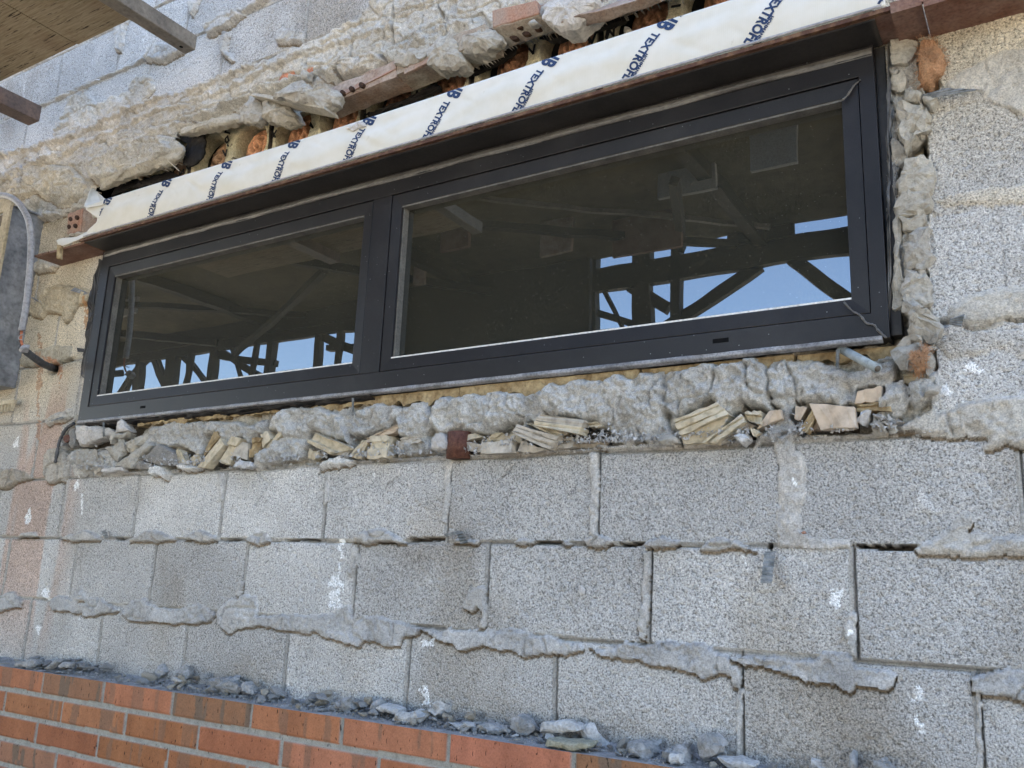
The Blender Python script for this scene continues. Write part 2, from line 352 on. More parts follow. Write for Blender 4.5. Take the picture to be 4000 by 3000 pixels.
def sub(pts, pad=.03):
    p = np.array(pts); a, b = np.searchsorted(xs, [p[:, 0].min()-pad, p[:, 0].max()+pad]); c, d = np.searchsorted(zs, [p[:, 1].min()-pad, p[:, 1].max()+pad])
    return slice(c, d), slice(a, b)
def wsdf(s, pts, amp=.006, sc=30, seed=2):
    x, z = X[s], Z[s]
    return sdf(x+fbm(x, z, sc, seed, 3)*amp+vnoise(x, z, 150, seed+60)*.0035, z+fbm(x, z, sc, seed+50, 3)*amp+vnoise(x, z, 150, seed+61)*.0035, pts)
def smear(pp, T=.012, edge=.008, kind=1, col=None, rough=.003, amp=.007, Y=0., seed=2, over=False, lump=0.):
    pts = poly_px(pp, Y); s = sub(pts); d = wsdf(s, pts, amp, 30, seed)
    x, z = X[s], Z[s]
    prof = sst(0, -edge, d)
    h = T*prof+prof*(fbm(x, z, 22, seed+5, 5, .6)*rough*2)+prof*lump*fbm(x, z, 9, seed+7, 3)
    m_ = d < 0
    ck = 1-np.abs(2*vnoise(x+.004*fbm(x, z, 40, seed+3, 3), z, 15, seed+21)); ck2 = 1-np.abs(2*vnoise(x, z+.004*fbm(x, z, 50, seed+4, 3), 38, seed+22))
    h = h-(sst(.90, .985, ck)*.010+sst(.90, .98, ck2)*.0035)*min(1, T/.012)*prof
    h = h+prof*rough*(.9*vnoise(x, z, 90, seed+31)+.8*vnoise(x, z, 160, seed+32))+prof*.0016*vnoise(x, z, 250, seed+33)
    if T > .008 and kind == 1: h = np.minimum(h, T*1.05+.0015*vnoise(x, z, 60, seed+34))
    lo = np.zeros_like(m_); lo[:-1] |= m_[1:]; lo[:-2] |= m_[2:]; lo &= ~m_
    if T > .006 and kind != 2: H[s][lo] -= .006; base[s][lo] *= np.array([.55, .46, .36])  # groove below the lip: brown stain, with its shadow line painted into the colour
    Hs = H[s]; Hs[m_] = (h if over else (np.maximum(Hs, h) if kind == 2 else np.maximum(h, Hs*.3+h)))[m_]
    KIND[s][m_] = kind
    c = np.array(col if col is not None else mort)
    base[s][m_] = (c*(1+.25*fbm(x, z, 12, seed+9, 3))[..., None])[m_]
def stroke(pp, wid, T, kind=None, col=None, seed=4, Y=0., amp=.012):
    pts = poly_px(pp, Y); s = sub(pts, .05); x, z = X[s], Z[s]; x = x+fbm(x, z, 28, seed, 3)*amp; z = z+fbm(x, z, 28, seed+50, 3)*amp
    d = np.full(x.shape, 9.)
    for (ax, az), (bx, bz) in zip(pts[:-1], pts[1:]):
        ex, ez = bx-ax, bz-az; t = np.clip(((x-ax)*ex+(z-az)*ez)/(ex*ex+ez*ez+1e-12), 0, 1)
        d = np.minimum(d, np.hypot(x-ax-t*ex, z-az-t*ez))
    pr = sst(wid, wid*.35, d)*(1+1.2*vnoise(x, z, 40, seed+3)); H[s] += T*pr
    if kind is not None:
        m_ = d < wid; KIND[s][m_] = kind
        if col is not None: base[s][m_] = np.array(col)
def paint(pp, col, thr=.1, sc=70, seed=8, a=.9, amp=.012):
    pts = poly_px(pp); s = sub(pts, .01); d = wsdf(s, pts, amp, 60, seed); x, z = X[s], Z[s]
    m_ = ((d < 0) & (fbm(x, z, sc, seed+1, 3) > -thr))[..., None]*a
    base[s] = base[s]*(1-m_)+np.array(col)*m_

TAN = (.455, .425, .37); TAN2 = (.48, .435, .355); GRY = (.43, .41, .375)
# parging of the upper wall
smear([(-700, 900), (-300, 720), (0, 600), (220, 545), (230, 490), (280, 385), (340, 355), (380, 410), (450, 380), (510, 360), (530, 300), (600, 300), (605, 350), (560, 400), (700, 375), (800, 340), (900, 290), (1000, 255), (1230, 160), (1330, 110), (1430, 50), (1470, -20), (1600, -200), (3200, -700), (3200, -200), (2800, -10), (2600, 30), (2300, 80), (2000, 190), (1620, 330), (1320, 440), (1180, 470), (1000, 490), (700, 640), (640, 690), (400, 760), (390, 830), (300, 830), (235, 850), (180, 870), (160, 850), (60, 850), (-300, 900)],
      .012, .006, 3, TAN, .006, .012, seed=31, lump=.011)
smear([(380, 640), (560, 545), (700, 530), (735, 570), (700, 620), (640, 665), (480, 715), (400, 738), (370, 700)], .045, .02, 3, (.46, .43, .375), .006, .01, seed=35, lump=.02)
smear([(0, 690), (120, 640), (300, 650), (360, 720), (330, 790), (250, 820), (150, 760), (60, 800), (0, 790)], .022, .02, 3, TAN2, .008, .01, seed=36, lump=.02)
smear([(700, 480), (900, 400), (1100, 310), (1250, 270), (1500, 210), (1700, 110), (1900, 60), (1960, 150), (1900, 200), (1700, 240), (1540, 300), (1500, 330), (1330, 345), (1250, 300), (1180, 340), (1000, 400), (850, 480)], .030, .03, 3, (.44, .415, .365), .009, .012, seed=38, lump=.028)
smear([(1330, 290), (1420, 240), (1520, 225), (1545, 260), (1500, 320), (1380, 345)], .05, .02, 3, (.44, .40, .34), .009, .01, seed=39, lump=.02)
for sp, wd, T in (([(0, 612), (110, 592), (217, 556), (330, 530), (420, 480), (560, 415), (700, 365), (791, 357), (920, 290), (1000, 262)], .016, .014),
                  ([(240, 620), (330, 570), (430, 530), (600, 450), (700, 425), (860, 370), (1000, 305), (1150, 235), (1230, 205), (1350, 165), (1440, 130), (1560, 110)], .013, .012),
                  ([(360, 640), (470, 580), (560, 545), (640, 505), (700, 490)], .012, .010),
                  ([(0, 700), (60, 665), (160, 640), (250, 600)], .014, .012)):
    stroke(sp, wd, T, 3, TAN, seed=int(wd*9000))
stroke([(110, 640), (112, 700), (100, 760), (60, 800)], .006, -.03); stroke([(1540, 30), (1548, 100), (1535, 160), (1540, 210)], .005, -.022)
stroke([(1330, 130), (1420, 90), (1560, 60), (1700, 10)], .004, -.012); stroke([(560, 470), (700, 420), (800, 395)], .004, -.010); stroke([(1720, 20), (1735, 80), (1700, 110)], .004, -.02)
stroke([(420, 560), (450, 640), (440, 690)], .004, -.015); stroke([(140, 590), (200, 640), (220, 700)], .004, -.012)
# bed joint ridges of the upper courses
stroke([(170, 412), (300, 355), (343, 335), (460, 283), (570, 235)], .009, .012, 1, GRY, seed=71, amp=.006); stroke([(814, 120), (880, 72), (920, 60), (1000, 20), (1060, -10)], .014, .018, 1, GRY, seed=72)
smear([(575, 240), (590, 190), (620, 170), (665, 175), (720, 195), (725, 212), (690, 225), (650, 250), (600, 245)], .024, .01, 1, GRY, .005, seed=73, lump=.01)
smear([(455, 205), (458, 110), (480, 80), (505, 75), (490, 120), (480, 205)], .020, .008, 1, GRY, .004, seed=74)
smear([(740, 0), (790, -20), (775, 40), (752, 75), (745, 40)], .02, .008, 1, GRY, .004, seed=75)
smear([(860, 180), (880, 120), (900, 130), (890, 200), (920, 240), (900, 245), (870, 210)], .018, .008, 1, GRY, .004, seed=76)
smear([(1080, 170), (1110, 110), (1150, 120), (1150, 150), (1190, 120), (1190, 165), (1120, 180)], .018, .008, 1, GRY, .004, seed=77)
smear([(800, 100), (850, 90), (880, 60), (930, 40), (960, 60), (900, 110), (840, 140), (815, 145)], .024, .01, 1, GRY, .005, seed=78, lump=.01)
paint([(182, 625), (205, 560), (250, 550), (240, 630)], (.60, .58, .54)); paint([(90, 360), (95, 300), (100, 400)], (.6, .58, .54))
# red brick corners showing through the parging
for pp in ([(1093, 335), (1110, 300), (1165, 285), (1155, 310)], [(1190, 305), (1215, 275), (1230, 270), (1225, 318)]):
    smear(pp, .014, .002, 3, (.46, .20, .12), .0006, .002, seed=5, over=True)
# left of the window
stroke([(110, 880), (170, 860), (240, 840)], .016, .02, 3, TAN)
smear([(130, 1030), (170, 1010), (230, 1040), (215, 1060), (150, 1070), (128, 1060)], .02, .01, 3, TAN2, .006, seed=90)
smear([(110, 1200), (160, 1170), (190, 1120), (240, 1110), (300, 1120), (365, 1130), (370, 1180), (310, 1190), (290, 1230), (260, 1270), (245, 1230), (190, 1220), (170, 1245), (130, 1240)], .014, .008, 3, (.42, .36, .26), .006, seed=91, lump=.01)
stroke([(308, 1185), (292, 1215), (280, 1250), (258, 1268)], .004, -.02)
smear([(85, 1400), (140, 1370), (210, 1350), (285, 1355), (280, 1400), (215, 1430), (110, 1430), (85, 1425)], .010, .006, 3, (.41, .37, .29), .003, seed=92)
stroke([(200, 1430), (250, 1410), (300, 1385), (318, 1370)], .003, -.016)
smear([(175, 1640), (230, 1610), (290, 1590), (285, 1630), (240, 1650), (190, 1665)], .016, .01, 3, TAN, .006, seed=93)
paint([(150, 1290), (162, 1330), (170, 1470), (150, 1560), (160, 1740), (140, 1700), (142, 1400)], (.42, .22, .12), .2, a=.6)
paint([(175, 1395), (215, 1400), (245, 1425), (232, 1520), (222, 1440), (190, 1420)], (.45, .20, .10), .25, a=.7)
paint([(325, 1190), (350, 1150), (352, 1240), (330, 1290)], (.45, .22, .08), .25, a=.7)
# round hole for the hose
hole = poly_px([(206+22*math.cos(t), 1442+24*math.sin(t)) for t in np.linspace(0, 2*math.pi, 12)[:-1]]); s = sub(hole, .01); m_ = wsdf(s, hole, .002) < 0
H[s][m_] = -.07; base[s][m_] = (.05, .04, .035)
# bed joint at the window sill line, left
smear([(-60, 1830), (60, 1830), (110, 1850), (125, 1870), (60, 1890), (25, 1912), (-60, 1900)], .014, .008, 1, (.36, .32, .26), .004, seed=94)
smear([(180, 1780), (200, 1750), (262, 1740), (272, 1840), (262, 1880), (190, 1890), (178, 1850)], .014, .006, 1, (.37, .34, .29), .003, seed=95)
stroke([(270, 1830), (262, 1872), (240, 1884)], .003, -.02)
# joint A droppings
for i, pp in enumerate(([(60, 2100), (90, 2082), (140, 2080), (150, 2100)], [(230, 2102), (300, 2085), (340, 2068), (380, 2085), (400, 2110), (300, 2117)], [(500, 2112), (560, 2080), (600, 2068), (650, 2088), (700, 2112), (600, 2118)],
        [(720, 2112), (750, 2080), (790, 2068), (850, 2105), (850, 2117)], [(960, 2110), (1000, 2075), (1040, 2082), (1060, 2115), (1010, 2130)], [(1365, 2112), (1420, 2075), (1500, 2068), (1560, 2095), (1595, 2117), (1400, 2124)],
        [(1760, 2118), (1790, 2105), (1880, 2112), (1860, 2125)], [(2010, 2125), (2020, 2105), (2050, 2098), (2085, 2115), (2080, 2128)], [(2190, 2122), (2210, 2108), (2235, 2125), (2220, 2132)],
        [(2275, 2112), (2320, 2080), (2350, 2090), (2405, 2122), (2370, 2142), (2290, 2137)], [(2520, 2118), (2590, 2095), (2660, 2110), (2655, 2135), (2530, 2137)], [(2730, 2135), (2800, 2097), (2870, 2112), (2965, 2147), (2860, 2150), (2740, 2148)])):
    smear(pp, .012, .004, 1, GRY, .004, seed=100+i, lump=.006)
for pp in ([(3330, 2130), (3400, 2130), (3590, 2128), (3560, 2150), (3470, 2148), (3360, 2140)], [(1590, 2100), (1735, 2098), (1735, 2112), (1592, 2116)], [(1130, 2108), (1240, 2106), (1240, 2112), (1110, 2114)], [(450, 2104), (490, 2104), (488, 2112), (455, 2110)],
           [(880, 2108), (935, 2108), (930, 2114), (885, 2114)], [(2090, 2112), (2190, 2114), (2190, 2122), (2095, 2122)], [(2410, 2118), (2520, 2120), (2500, 2132), (2420, 2132)], [(3000, 2125), (3020, 2125), (3020, 2145), (3000, 2145)]):
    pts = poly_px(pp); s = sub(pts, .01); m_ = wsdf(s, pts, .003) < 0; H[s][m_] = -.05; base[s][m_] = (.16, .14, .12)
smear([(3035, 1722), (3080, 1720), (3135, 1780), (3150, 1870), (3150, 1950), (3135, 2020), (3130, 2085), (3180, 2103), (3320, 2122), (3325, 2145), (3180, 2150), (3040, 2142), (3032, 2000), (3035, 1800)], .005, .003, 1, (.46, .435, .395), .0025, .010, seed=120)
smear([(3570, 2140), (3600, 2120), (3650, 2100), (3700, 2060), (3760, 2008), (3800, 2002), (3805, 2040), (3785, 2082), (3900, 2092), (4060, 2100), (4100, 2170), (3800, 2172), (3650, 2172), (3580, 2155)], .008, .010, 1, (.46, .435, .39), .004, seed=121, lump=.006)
# joint B: the long overhanging smears
BJ = ([(-60, 2330), (0, 2325), (60, 2313), (90, 2345), (85, 2372), (0, 2388), (-60, 2395)], [(195, 2350), (240, 2325), (290, 2345), (300, 2300), (320, 2290), (335, 2330), (400, 2335), (440, 2370), (470, 2385), (415, 2400), (370, 2408), (300, 2400), (260, 2385), (210, 2385)],
      [(480, 2390), (520, 2345), (570, 2335), (585, 2365), (620, 2370), (700, 2375), (780, 2360), (820, 2385), (848, 2402), (820, 2437), (740, 2432), (690, 2434), (640, 2427), (580, 2429), (500, 2427)],
      [(845, 2390), (900, 2350), (940, 2325), (1000, 2330), (1005, 2400), (1060, 2405), (1130, 2400), (1200, 2408), (1270, 2400), (1300, 2390), (1365, 2360), (1380, 2420), (1420, 2410), (1500, 2415), (1600, 2435), (1650, 2455), (1620, 2480), (1580, 2490), (1560, 2522), (1480, 2518), (1420, 2502), (1400, 2527), (1370, 2517), (1320, 2502), (1260, 2492), (1230, 2472), (1160, 2467), (1080, 2457), (1010, 2442), (940, 2457), (905, 2477), (890, 2477), (860, 2435)],
      [(1640, 2455), (1720, 2462), (1760, 2445), (1800, 2460), (1900, 2458), (2000, 2455), (2060, 2470), (2150, 2485), (2210, 2500), (2285, 2530), (2280, 2547), (2200, 2553), (2100, 2558), (2050, 2563), (1980, 2542), (1930, 2533), (1870, 2527), (1820, 2543), (1800, 2548), (1770, 2512), (1700, 2492)],
      [(2290, 2530), (2380, 2520), (2450, 2505), (2530, 2515), (2640, 2510), (2760, 2525), (2840, 2560), (2880, 2595), (2900, 2640), (2895, 2692), (2870, 2692), (2860, 2652), (2800, 2637), (2740, 2657), (2690, 2637), (2640, 2617), (2570, 2602), (2500, 2577), (2400, 2567), (2340, 2552)],
      [(2850, 2560), (2900, 2565), (3000, 2575), (3030, 2560), (3090, 2575), (3180, 2580), (3220, 2550), (3330, 2560), (3360, 2600), (3440, 2610), (3515, 2640), (3500, 2692), (3430, 2697), (3340, 2682), (3310, 2707), (3270, 2682), (3200, 2667), (3140, 2652), (3060, 2622), (3000, 2612), (2900, 2602)],
      [(3785, 2650), (3850, 2625), (3950, 2613), (4060, 2618), (4100, 2780), (4000, 2748), (3930, 2722), (3850, 2707), (3785, 2702)])
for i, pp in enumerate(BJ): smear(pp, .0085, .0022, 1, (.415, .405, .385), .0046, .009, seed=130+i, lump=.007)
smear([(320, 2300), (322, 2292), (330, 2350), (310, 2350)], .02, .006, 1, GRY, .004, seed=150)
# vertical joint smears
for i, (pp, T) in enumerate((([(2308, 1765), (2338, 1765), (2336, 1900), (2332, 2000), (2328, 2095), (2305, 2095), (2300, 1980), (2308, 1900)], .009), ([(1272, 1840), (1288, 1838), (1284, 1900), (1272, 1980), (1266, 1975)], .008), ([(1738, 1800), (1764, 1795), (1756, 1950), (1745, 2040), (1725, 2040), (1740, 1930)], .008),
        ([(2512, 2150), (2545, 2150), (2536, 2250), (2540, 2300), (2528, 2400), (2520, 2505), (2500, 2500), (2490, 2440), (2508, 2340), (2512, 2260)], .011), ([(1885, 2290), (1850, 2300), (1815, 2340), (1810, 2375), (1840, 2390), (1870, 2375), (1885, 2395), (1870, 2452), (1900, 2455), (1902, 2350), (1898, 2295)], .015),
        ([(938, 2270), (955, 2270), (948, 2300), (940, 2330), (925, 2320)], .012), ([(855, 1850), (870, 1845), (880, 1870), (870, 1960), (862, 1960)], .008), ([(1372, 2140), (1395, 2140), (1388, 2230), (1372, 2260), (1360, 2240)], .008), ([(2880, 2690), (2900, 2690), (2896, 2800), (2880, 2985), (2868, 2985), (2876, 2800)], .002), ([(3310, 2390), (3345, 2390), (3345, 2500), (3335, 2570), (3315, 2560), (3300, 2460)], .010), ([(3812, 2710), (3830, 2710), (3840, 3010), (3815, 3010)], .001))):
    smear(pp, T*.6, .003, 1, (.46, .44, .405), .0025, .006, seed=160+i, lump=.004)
# patches right of the window
smear([(3690, 345), (3740, 290), (3800, 255), (3900, 200), (4060, 185), (4100, 480), (3950, 445), (3880, 410), (3830, 370), (3760, 370)], .0045, .008, 3, (.50, .455, .38), .002, seed=180)
smear([(3690, 1235), (3720, 1190), (3800, 1150), (3900, 1125), (4060, 1120), (4100, 1240), (3950, 1250), (3880, 1282), (3790, 1285), (3740, 1270)], .005, .012, 3, (.52, .485, .42), .002, seed=181)
stroke([(3770, 1272), (3830, 1280), (3900, 1262), (4040, 1240)], .004, -.014)
smear([(3480, 1620), (3500, 1560), (3560, 1480), (3620, 1560), (3680, 1610), (3750, 1580), (3850, 1565), (4060, 1540), (4100, 1800), (3980, 1745), (3930, 1730), (3870, 1765), (3850, 1760), (3865, 1710), (3750, 1712), (3640, 1698), (3520, 1690), (3440, 1670)], .009, .010, 1, (.47, .44, .385), .006, .010, seed=182, lump=.008)
smear([(3560, 2000), (3600, 1900), (3650, 1980), (3700, 2000)], .0005, .01, 0, blockc, .001, seed=183)
smear([(3640, 795), (3700, 765), (3850, 742), (4080, 715), (4080, 800), (3900, 805), (3720, 815)], .003, .008, 0, (.58, .52, .42), .002, .010, seed=186)
smear([(3650, 1350), (3720, 1300), (3900, 1290), (4080, 1300), (4080, 1400), (3850, 1380), (3700, 1400)], .0025, .012, 0, (.50, .47, .42), .002, .012, seed=187)
for cr in ([(1010, 1842), (1038, 1880), (1040, 1905), (1005, 1960), (1000, 1990)], [(1370, 1985), (1330, 2000), (1320, 2012)], [(1560, 1862), (1505, 1915)], [(2075, 1790), (2055, 1850)], [(2000, 1830), (1960, 1870), (1945, 1880)], [(3900, 420), (4000, 470)]):
    stroke(cr, .0022, -.006, seed=len(cr)*3)
# white paint and lime marks
for i, pp in enumerate(([(3248, 2300), (3280, 2300), (3285, 2370), (3262, 2382), (3245, 2360)], [(3545, 2690), (3600, 2680), (3600, 2740), (3560, 2742)], [(3560, 2790), (3590, 2790), (3605, 2850), (3580, 2860)], [(3310, 2465), (3330, 2460), (3325, 2515), (3312, 2510)],
        [(1278, 2270), (1300, 2240), (1345, 2270), (1330, 2370), (1290, 2375)], [(1645, 2500), (1690, 2495), (1690, 2525), (1650, 2525)], [(1640, 2690), (1680, 2680), (1680, 2760), (1645, 2750)], [(165, 2310), (195, 2300), (195, 2340), (165, 2342)], [(135, 2450), (165, 2440), (150, 2490)],
        [(92, 2030), (115, 1980), (120, 2020), (110, 2050)], [(290, 1900), (305, 1860), (310, 1900), (298, 1920)], [(318, 1960), (325, 1920), (328, 2000), (322, 2020)], [(3760, 1440), (3820, 1425), (3850, 1440), (3830, 1460), (3790, 1455)], [(3670, 1520), (3690, 1500), (3730, 1540), (3700, 1560)], [(1320, 2110), (1340, 2115), (1330, 2240), (1322, 2240)],
        [(1452, 1846), (1460, 1845), (1468, 1868), (1460, 1870)], [(2905, 2175), (2915, 2175), (2918, 2240), (2910, 2240)], [(3095, 1870), (3105, 1870), (3105, 1900), (3097, 1900)], [(50, 1720), (75, 1710), (70, 1745), (52, 1740)])):
    paint(pp, (.88, .88, .86), .26, 90, 200+i, 1.)

# region under the window: loose mortar packed round broken tile, set in a recess
rec = poly_px([(285, 1640), (330, 1640), (1000, 1570), (2000, 1460), (3000, 1360), (3470, 1320), (3470, 145), (3560, 130), (3600, 160), (3630, 250), (3680, 340), (3615, 420), (3628, 520), (3626, 1000), (3640, 1330), (3665, 1450), (3650, 1600), (3540, 1660), (3440, 1690), (3400, 1698), (3200, 1704), (2700, 1728), (2330, 1746), (1760, 1777), (1560, 1790), (1250, 1815), (900, 1830), (540, 1843), (290, 1845), (270, 1780), (240, 1720)])
s = sub(rec); d = wsdf(s, rec, .006, 25, 210); m_ = d < 0; x, z = X[s], Z[s]
H[s][m_] = (-.026*sst(0, -.006, d)+fbm(x, z, 20, 211, 5, .6)*.026)[m_]; KIND[s][m_] = 2; base[s][m_] = (.40, .37, .31)
INF = (.445, .43, .395)
smear([(3496, 150), (3580, 160), (3598, 330), (3625, 400), (3622, 520), (3560, 548), (3505, 560), (3490, 400)], -.001, .01, 2, (.45, .42, .365), .007, .008, seed=215)
smear([(3510, 740), (3545, 640), (3605, 640), (3642, 640), (3630, 760), (3625, 1000), (3622, 1190), (3665, 1260), (3665, 1330), (3580, 1320), (3530, 1190), (3505, 1180), (3490, 840)], -.001, .01, 2, (.45, .425, .375), .007, .008, seed=216)
PK = []
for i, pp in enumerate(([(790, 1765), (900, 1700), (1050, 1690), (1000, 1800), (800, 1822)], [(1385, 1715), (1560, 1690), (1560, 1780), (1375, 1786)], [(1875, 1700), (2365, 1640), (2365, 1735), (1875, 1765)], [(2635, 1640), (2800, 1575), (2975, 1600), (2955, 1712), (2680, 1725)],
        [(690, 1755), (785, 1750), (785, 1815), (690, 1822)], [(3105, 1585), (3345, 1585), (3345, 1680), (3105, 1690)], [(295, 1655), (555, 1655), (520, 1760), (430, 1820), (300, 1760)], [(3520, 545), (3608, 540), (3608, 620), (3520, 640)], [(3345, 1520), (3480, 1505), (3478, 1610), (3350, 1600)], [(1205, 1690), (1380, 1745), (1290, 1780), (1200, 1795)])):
    pts = poly_px(pp); q = sub(pts, .01); k_ = wsdf(q, pts, .004, 30, 270+i) < 0; H[q][k_] = -.055; base[q][k_] = (.15, .13, .105)  # pockets sunk in, the shade of the gaps also put into the colour
infl = [([(560, 1745), (575, 1700), (600, 1670), (680, 1650), (790, 1645), (800, 1690), (790, 1760), (780, 1780), (700, 1740), (640, 1745), (590, 1760)], .012),
        ([(790, 1650), (860, 1640), (960, 1650), (1045, 1640), (1050, 1680), (1010, 1690), (980, 1735), (955, 1725), (940, 1700), (900, 1715), (870, 1745), (845, 1700), (800, 1700), (785, 1680)], .018),
        ([(1045, 1680), (1060, 1630), (1110, 1600), (1290, 1590), (1350, 1640), (1380, 1720), (1385, 1740), (1300, 1720), (1215, 1685), (1198, 1725), (1190, 1790), (1100, 1815), (990, 1830), (1000, 1810), (1095, 1690)], .026),
        ([(1290, 1595), (1370, 1585), (1380, 1640), (1390, 1700), (1360, 1690), (1330, 1640)], .0), ([(1375, 1640), (1420, 1590), (1500, 1575), (1560, 1580), (1560, 1640), (1545, 1655), (1425, 1703), (1395, 1708)], .022),
        ([(1545, 1600), (1600, 1570), (1690, 1565), (1690, 1640), (1680, 1690), (1650, 1720), (1560, 1700), (1548, 1660)], .020), ([(1560, 1745), (1620, 1710), (1680, 1700), (1690, 1760), (1560, 1790)], .006),
        ([(1685, 1620), (1700, 1580), (1760, 1545), (1900, 1540), (2030, 1530), (2060, 1560), (2060, 1640), (2000, 1665), (1900, 1705), (1830, 1698), (1720, 1692), (1690, 1670)], .030),
        ([(2050, 1550), (2110, 1520), (2130, 1600), (2110, 1645), (2055, 1660)], .014),
        ([(2108, 1560), (2150, 1500), (2300, 1480), (2450, 1470), (2600, 1450), (2610, 1560), (2640, 1610), (2630, 1640), (2600, 1600), (2560, 1640), (2350, 1640), (2275, 1645), (2240, 1630), (2150, 1625), (2115, 1610)], .032),
        ([(2340, 1620), (2480, 1570), (2600, 1590), (2610, 1680), (2560, 1730), (2450, 1740), (2390, 1710), (2385, 1675), (2355, 1665)], .026), ([(2560, 1700), (2600, 1650), (2640, 1690), (2660, 1740), (2540, 1745)], .012),
        ([(2590, 1450), (2760, 1425), (2950, 1410), (3010, 1450), (3000, 1560), (3050, 1600), (3000, 1600), (2910, 1590), (2860, 1640), (2800, 1590), (2780, 1565), (2690, 1610), (2640, 1635), (2600, 1590)], .030),
        ([(3000, 1560), (3100, 1500), (3110, 1580), (3100, 1620), (3110, 1680), (3100, 1735), (2950, 1740), (2960, 1700), (3050, 1640), (3055, 1600)], .016),
        ([(3000, 1440), (3060, 1400), (3200, 1420), (3350, 1440), (3500, 1400), (3510, 1480), (3440, 1510), (3350, 1525), (3330, 1580), (3280, 1590), (3240, 1570), (3160, 1570), (3120, 1580), (3060, 1560), (3000, 1540)], .016),
        ([(290, 1860), (265, 1790), (300, 1760), (420, 1760), (470, 1800), (500, 1850), (400, 1860)], .010), ([(3440, 1600), (3480, 1500), (3540, 1490), (3560, 1560), (3520, 1640), (3450, 1690), (3400, 1700)], .010),
        ([(3420, 1560), (3445, 1505), (3530, 1500), (3530, 1560), (3480, 1580), (3470, 1620)], .014), ([(3545, 1490), (3600, 1440), (3660, 1440), (3665, 1560), (3600, 1600), (3550, 1560)], .010), ([(3470, 140), (3500, 140), (3490, 500), (3500, 830), (3470, 830)], -.01)]
for i, (pp, T) in enumerate(infl): smear(pp, T*.75, .012, 2, INF, .009, .016, seed=220+i, over=False, lump=.015)

for i, pp in enumerate(([(1240, 1848), (1270, 1805), (1340, 1780), (1385, 1795), (1390, 1818), (1360, 1822), (1295, 1828), (1262, 1838)], [(595, 1850), (605, 1820), (650, 1815), (672, 1850), (655, 1877), (630, 1862), (605, 1866)], [(2330, 1752), (2340, 1735), (2370, 1738), (2365, 1755)], [(690, 1835), (730, 1808), (800, 1830), (760, 1842)])):
    smear(pp, .022, .006, 1, (.58, .57, .54), .006, .008, seed=260+i, lump=.012)
# openings: window hole, cavity above the lintel
hole_m = (X > .075) & (X < 2.60) & (Z > .40) & (Z < 1.19)
cav = poly_px([(385, 800), (385, 735), (470, 715), (560, 695), (650, 665), (700, 640), (725, 600), (690, 560), (700, 520), (860, 490), (930, 465), (1010, 480), (1030, 475), (1150, 478), (1180, 440), (1270, 440), (1320, 450), (1600, 350), (1640, 330), (1900, 250), (1960, 210), (2000, 180), (2160, 140), (2300, 100), (2450, 60), (2640, 5), (2860, -80), (3400, -100), (3400, 60), (2000, 440), (1000, 740), (420, 890), (400, 860)])
s = sub(cav); d = wsdf(s, cav, .010, 20, 230)
H[s] = H[s]*sst(-.002, .022, d)+.004*(d > 0); H[s] = np.where(d < 0, -.014, H[s]); base[s][(d < 0)] = (.30, .25, .18)
cut = np.zeros(X.shape, bool); cut[s] = d < -.001; cut |= hole_m

V = np.stack([X, -H, Z], -1)
qk = KIND[:-1, :-1]; qc = ~(cut[:-1, :-1] | cut[1:, 1:] | cut[:-1, 1:] | cut[1:, :-1])
# leave out what no nearby viewpoint can see
Dp = V[:-1, :-1]-CP; dd = Dp@Fv; uu = 2000+FPX*(Dp@R2)/dd; vv = 1500-FPX*(Dp@U2)/dd
qc &= (uu > -500) & (uu < 4500) & (vv > -500) & (vv < 3500)
wall = tag(empty('block_wall', (1, 0, -1.6)), 'grey concrete block wall with smeared mortar joints around the window', 'wall')
for k, nm, mt in ((0, 'block_face', 'block'), (1, 'joint_mortar', 'mortar'), (2, 'mortar_infill', 'infill'), (3, 'parging', 'parge')):
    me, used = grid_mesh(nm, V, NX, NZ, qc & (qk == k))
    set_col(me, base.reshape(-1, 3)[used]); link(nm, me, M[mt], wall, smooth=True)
boxes('upper_wall', [(-8, -1.0, .004, .3, -1.6, 4.4), (3.2, 8, .004, .3, -1.6, 4.4), (-1.0, 3.2, .004, .3, 2.6, 4.4), (-1.0, 3.2, .11, .3, 1.42, 2.6), (-1., -.05, .11, .3, -1.6, 1.42), (2.7, 3.2, .11, .3, -1.6, 1.42), (-.05, 2.7, .11, .3, -1.6, .36)], M['plainwall'], wall)
boxes('unseen_roof_shell', [(-8, 8, .31, 9, 4.2, 4.4), (-8, 8, 8.8, 9, -1.6, 4.2), (-8, -7.8, .31, 8.8, -1.6, 4.2), (7.8, 8, .31, 8.8, -1.6, 4.2)], M['plainwall'], wall)  # unseen roof and outer walls, added and sized for the building's shadow
boxes('cavity_void_sheet', [(-.3, 2.9, .10, .105, 1.0, 1.42), (-.3, 2.9, .06, .10, 1.385, 1.44)], M['black'], wall)  # black sheets added for the unlit void, its shade is in their colour

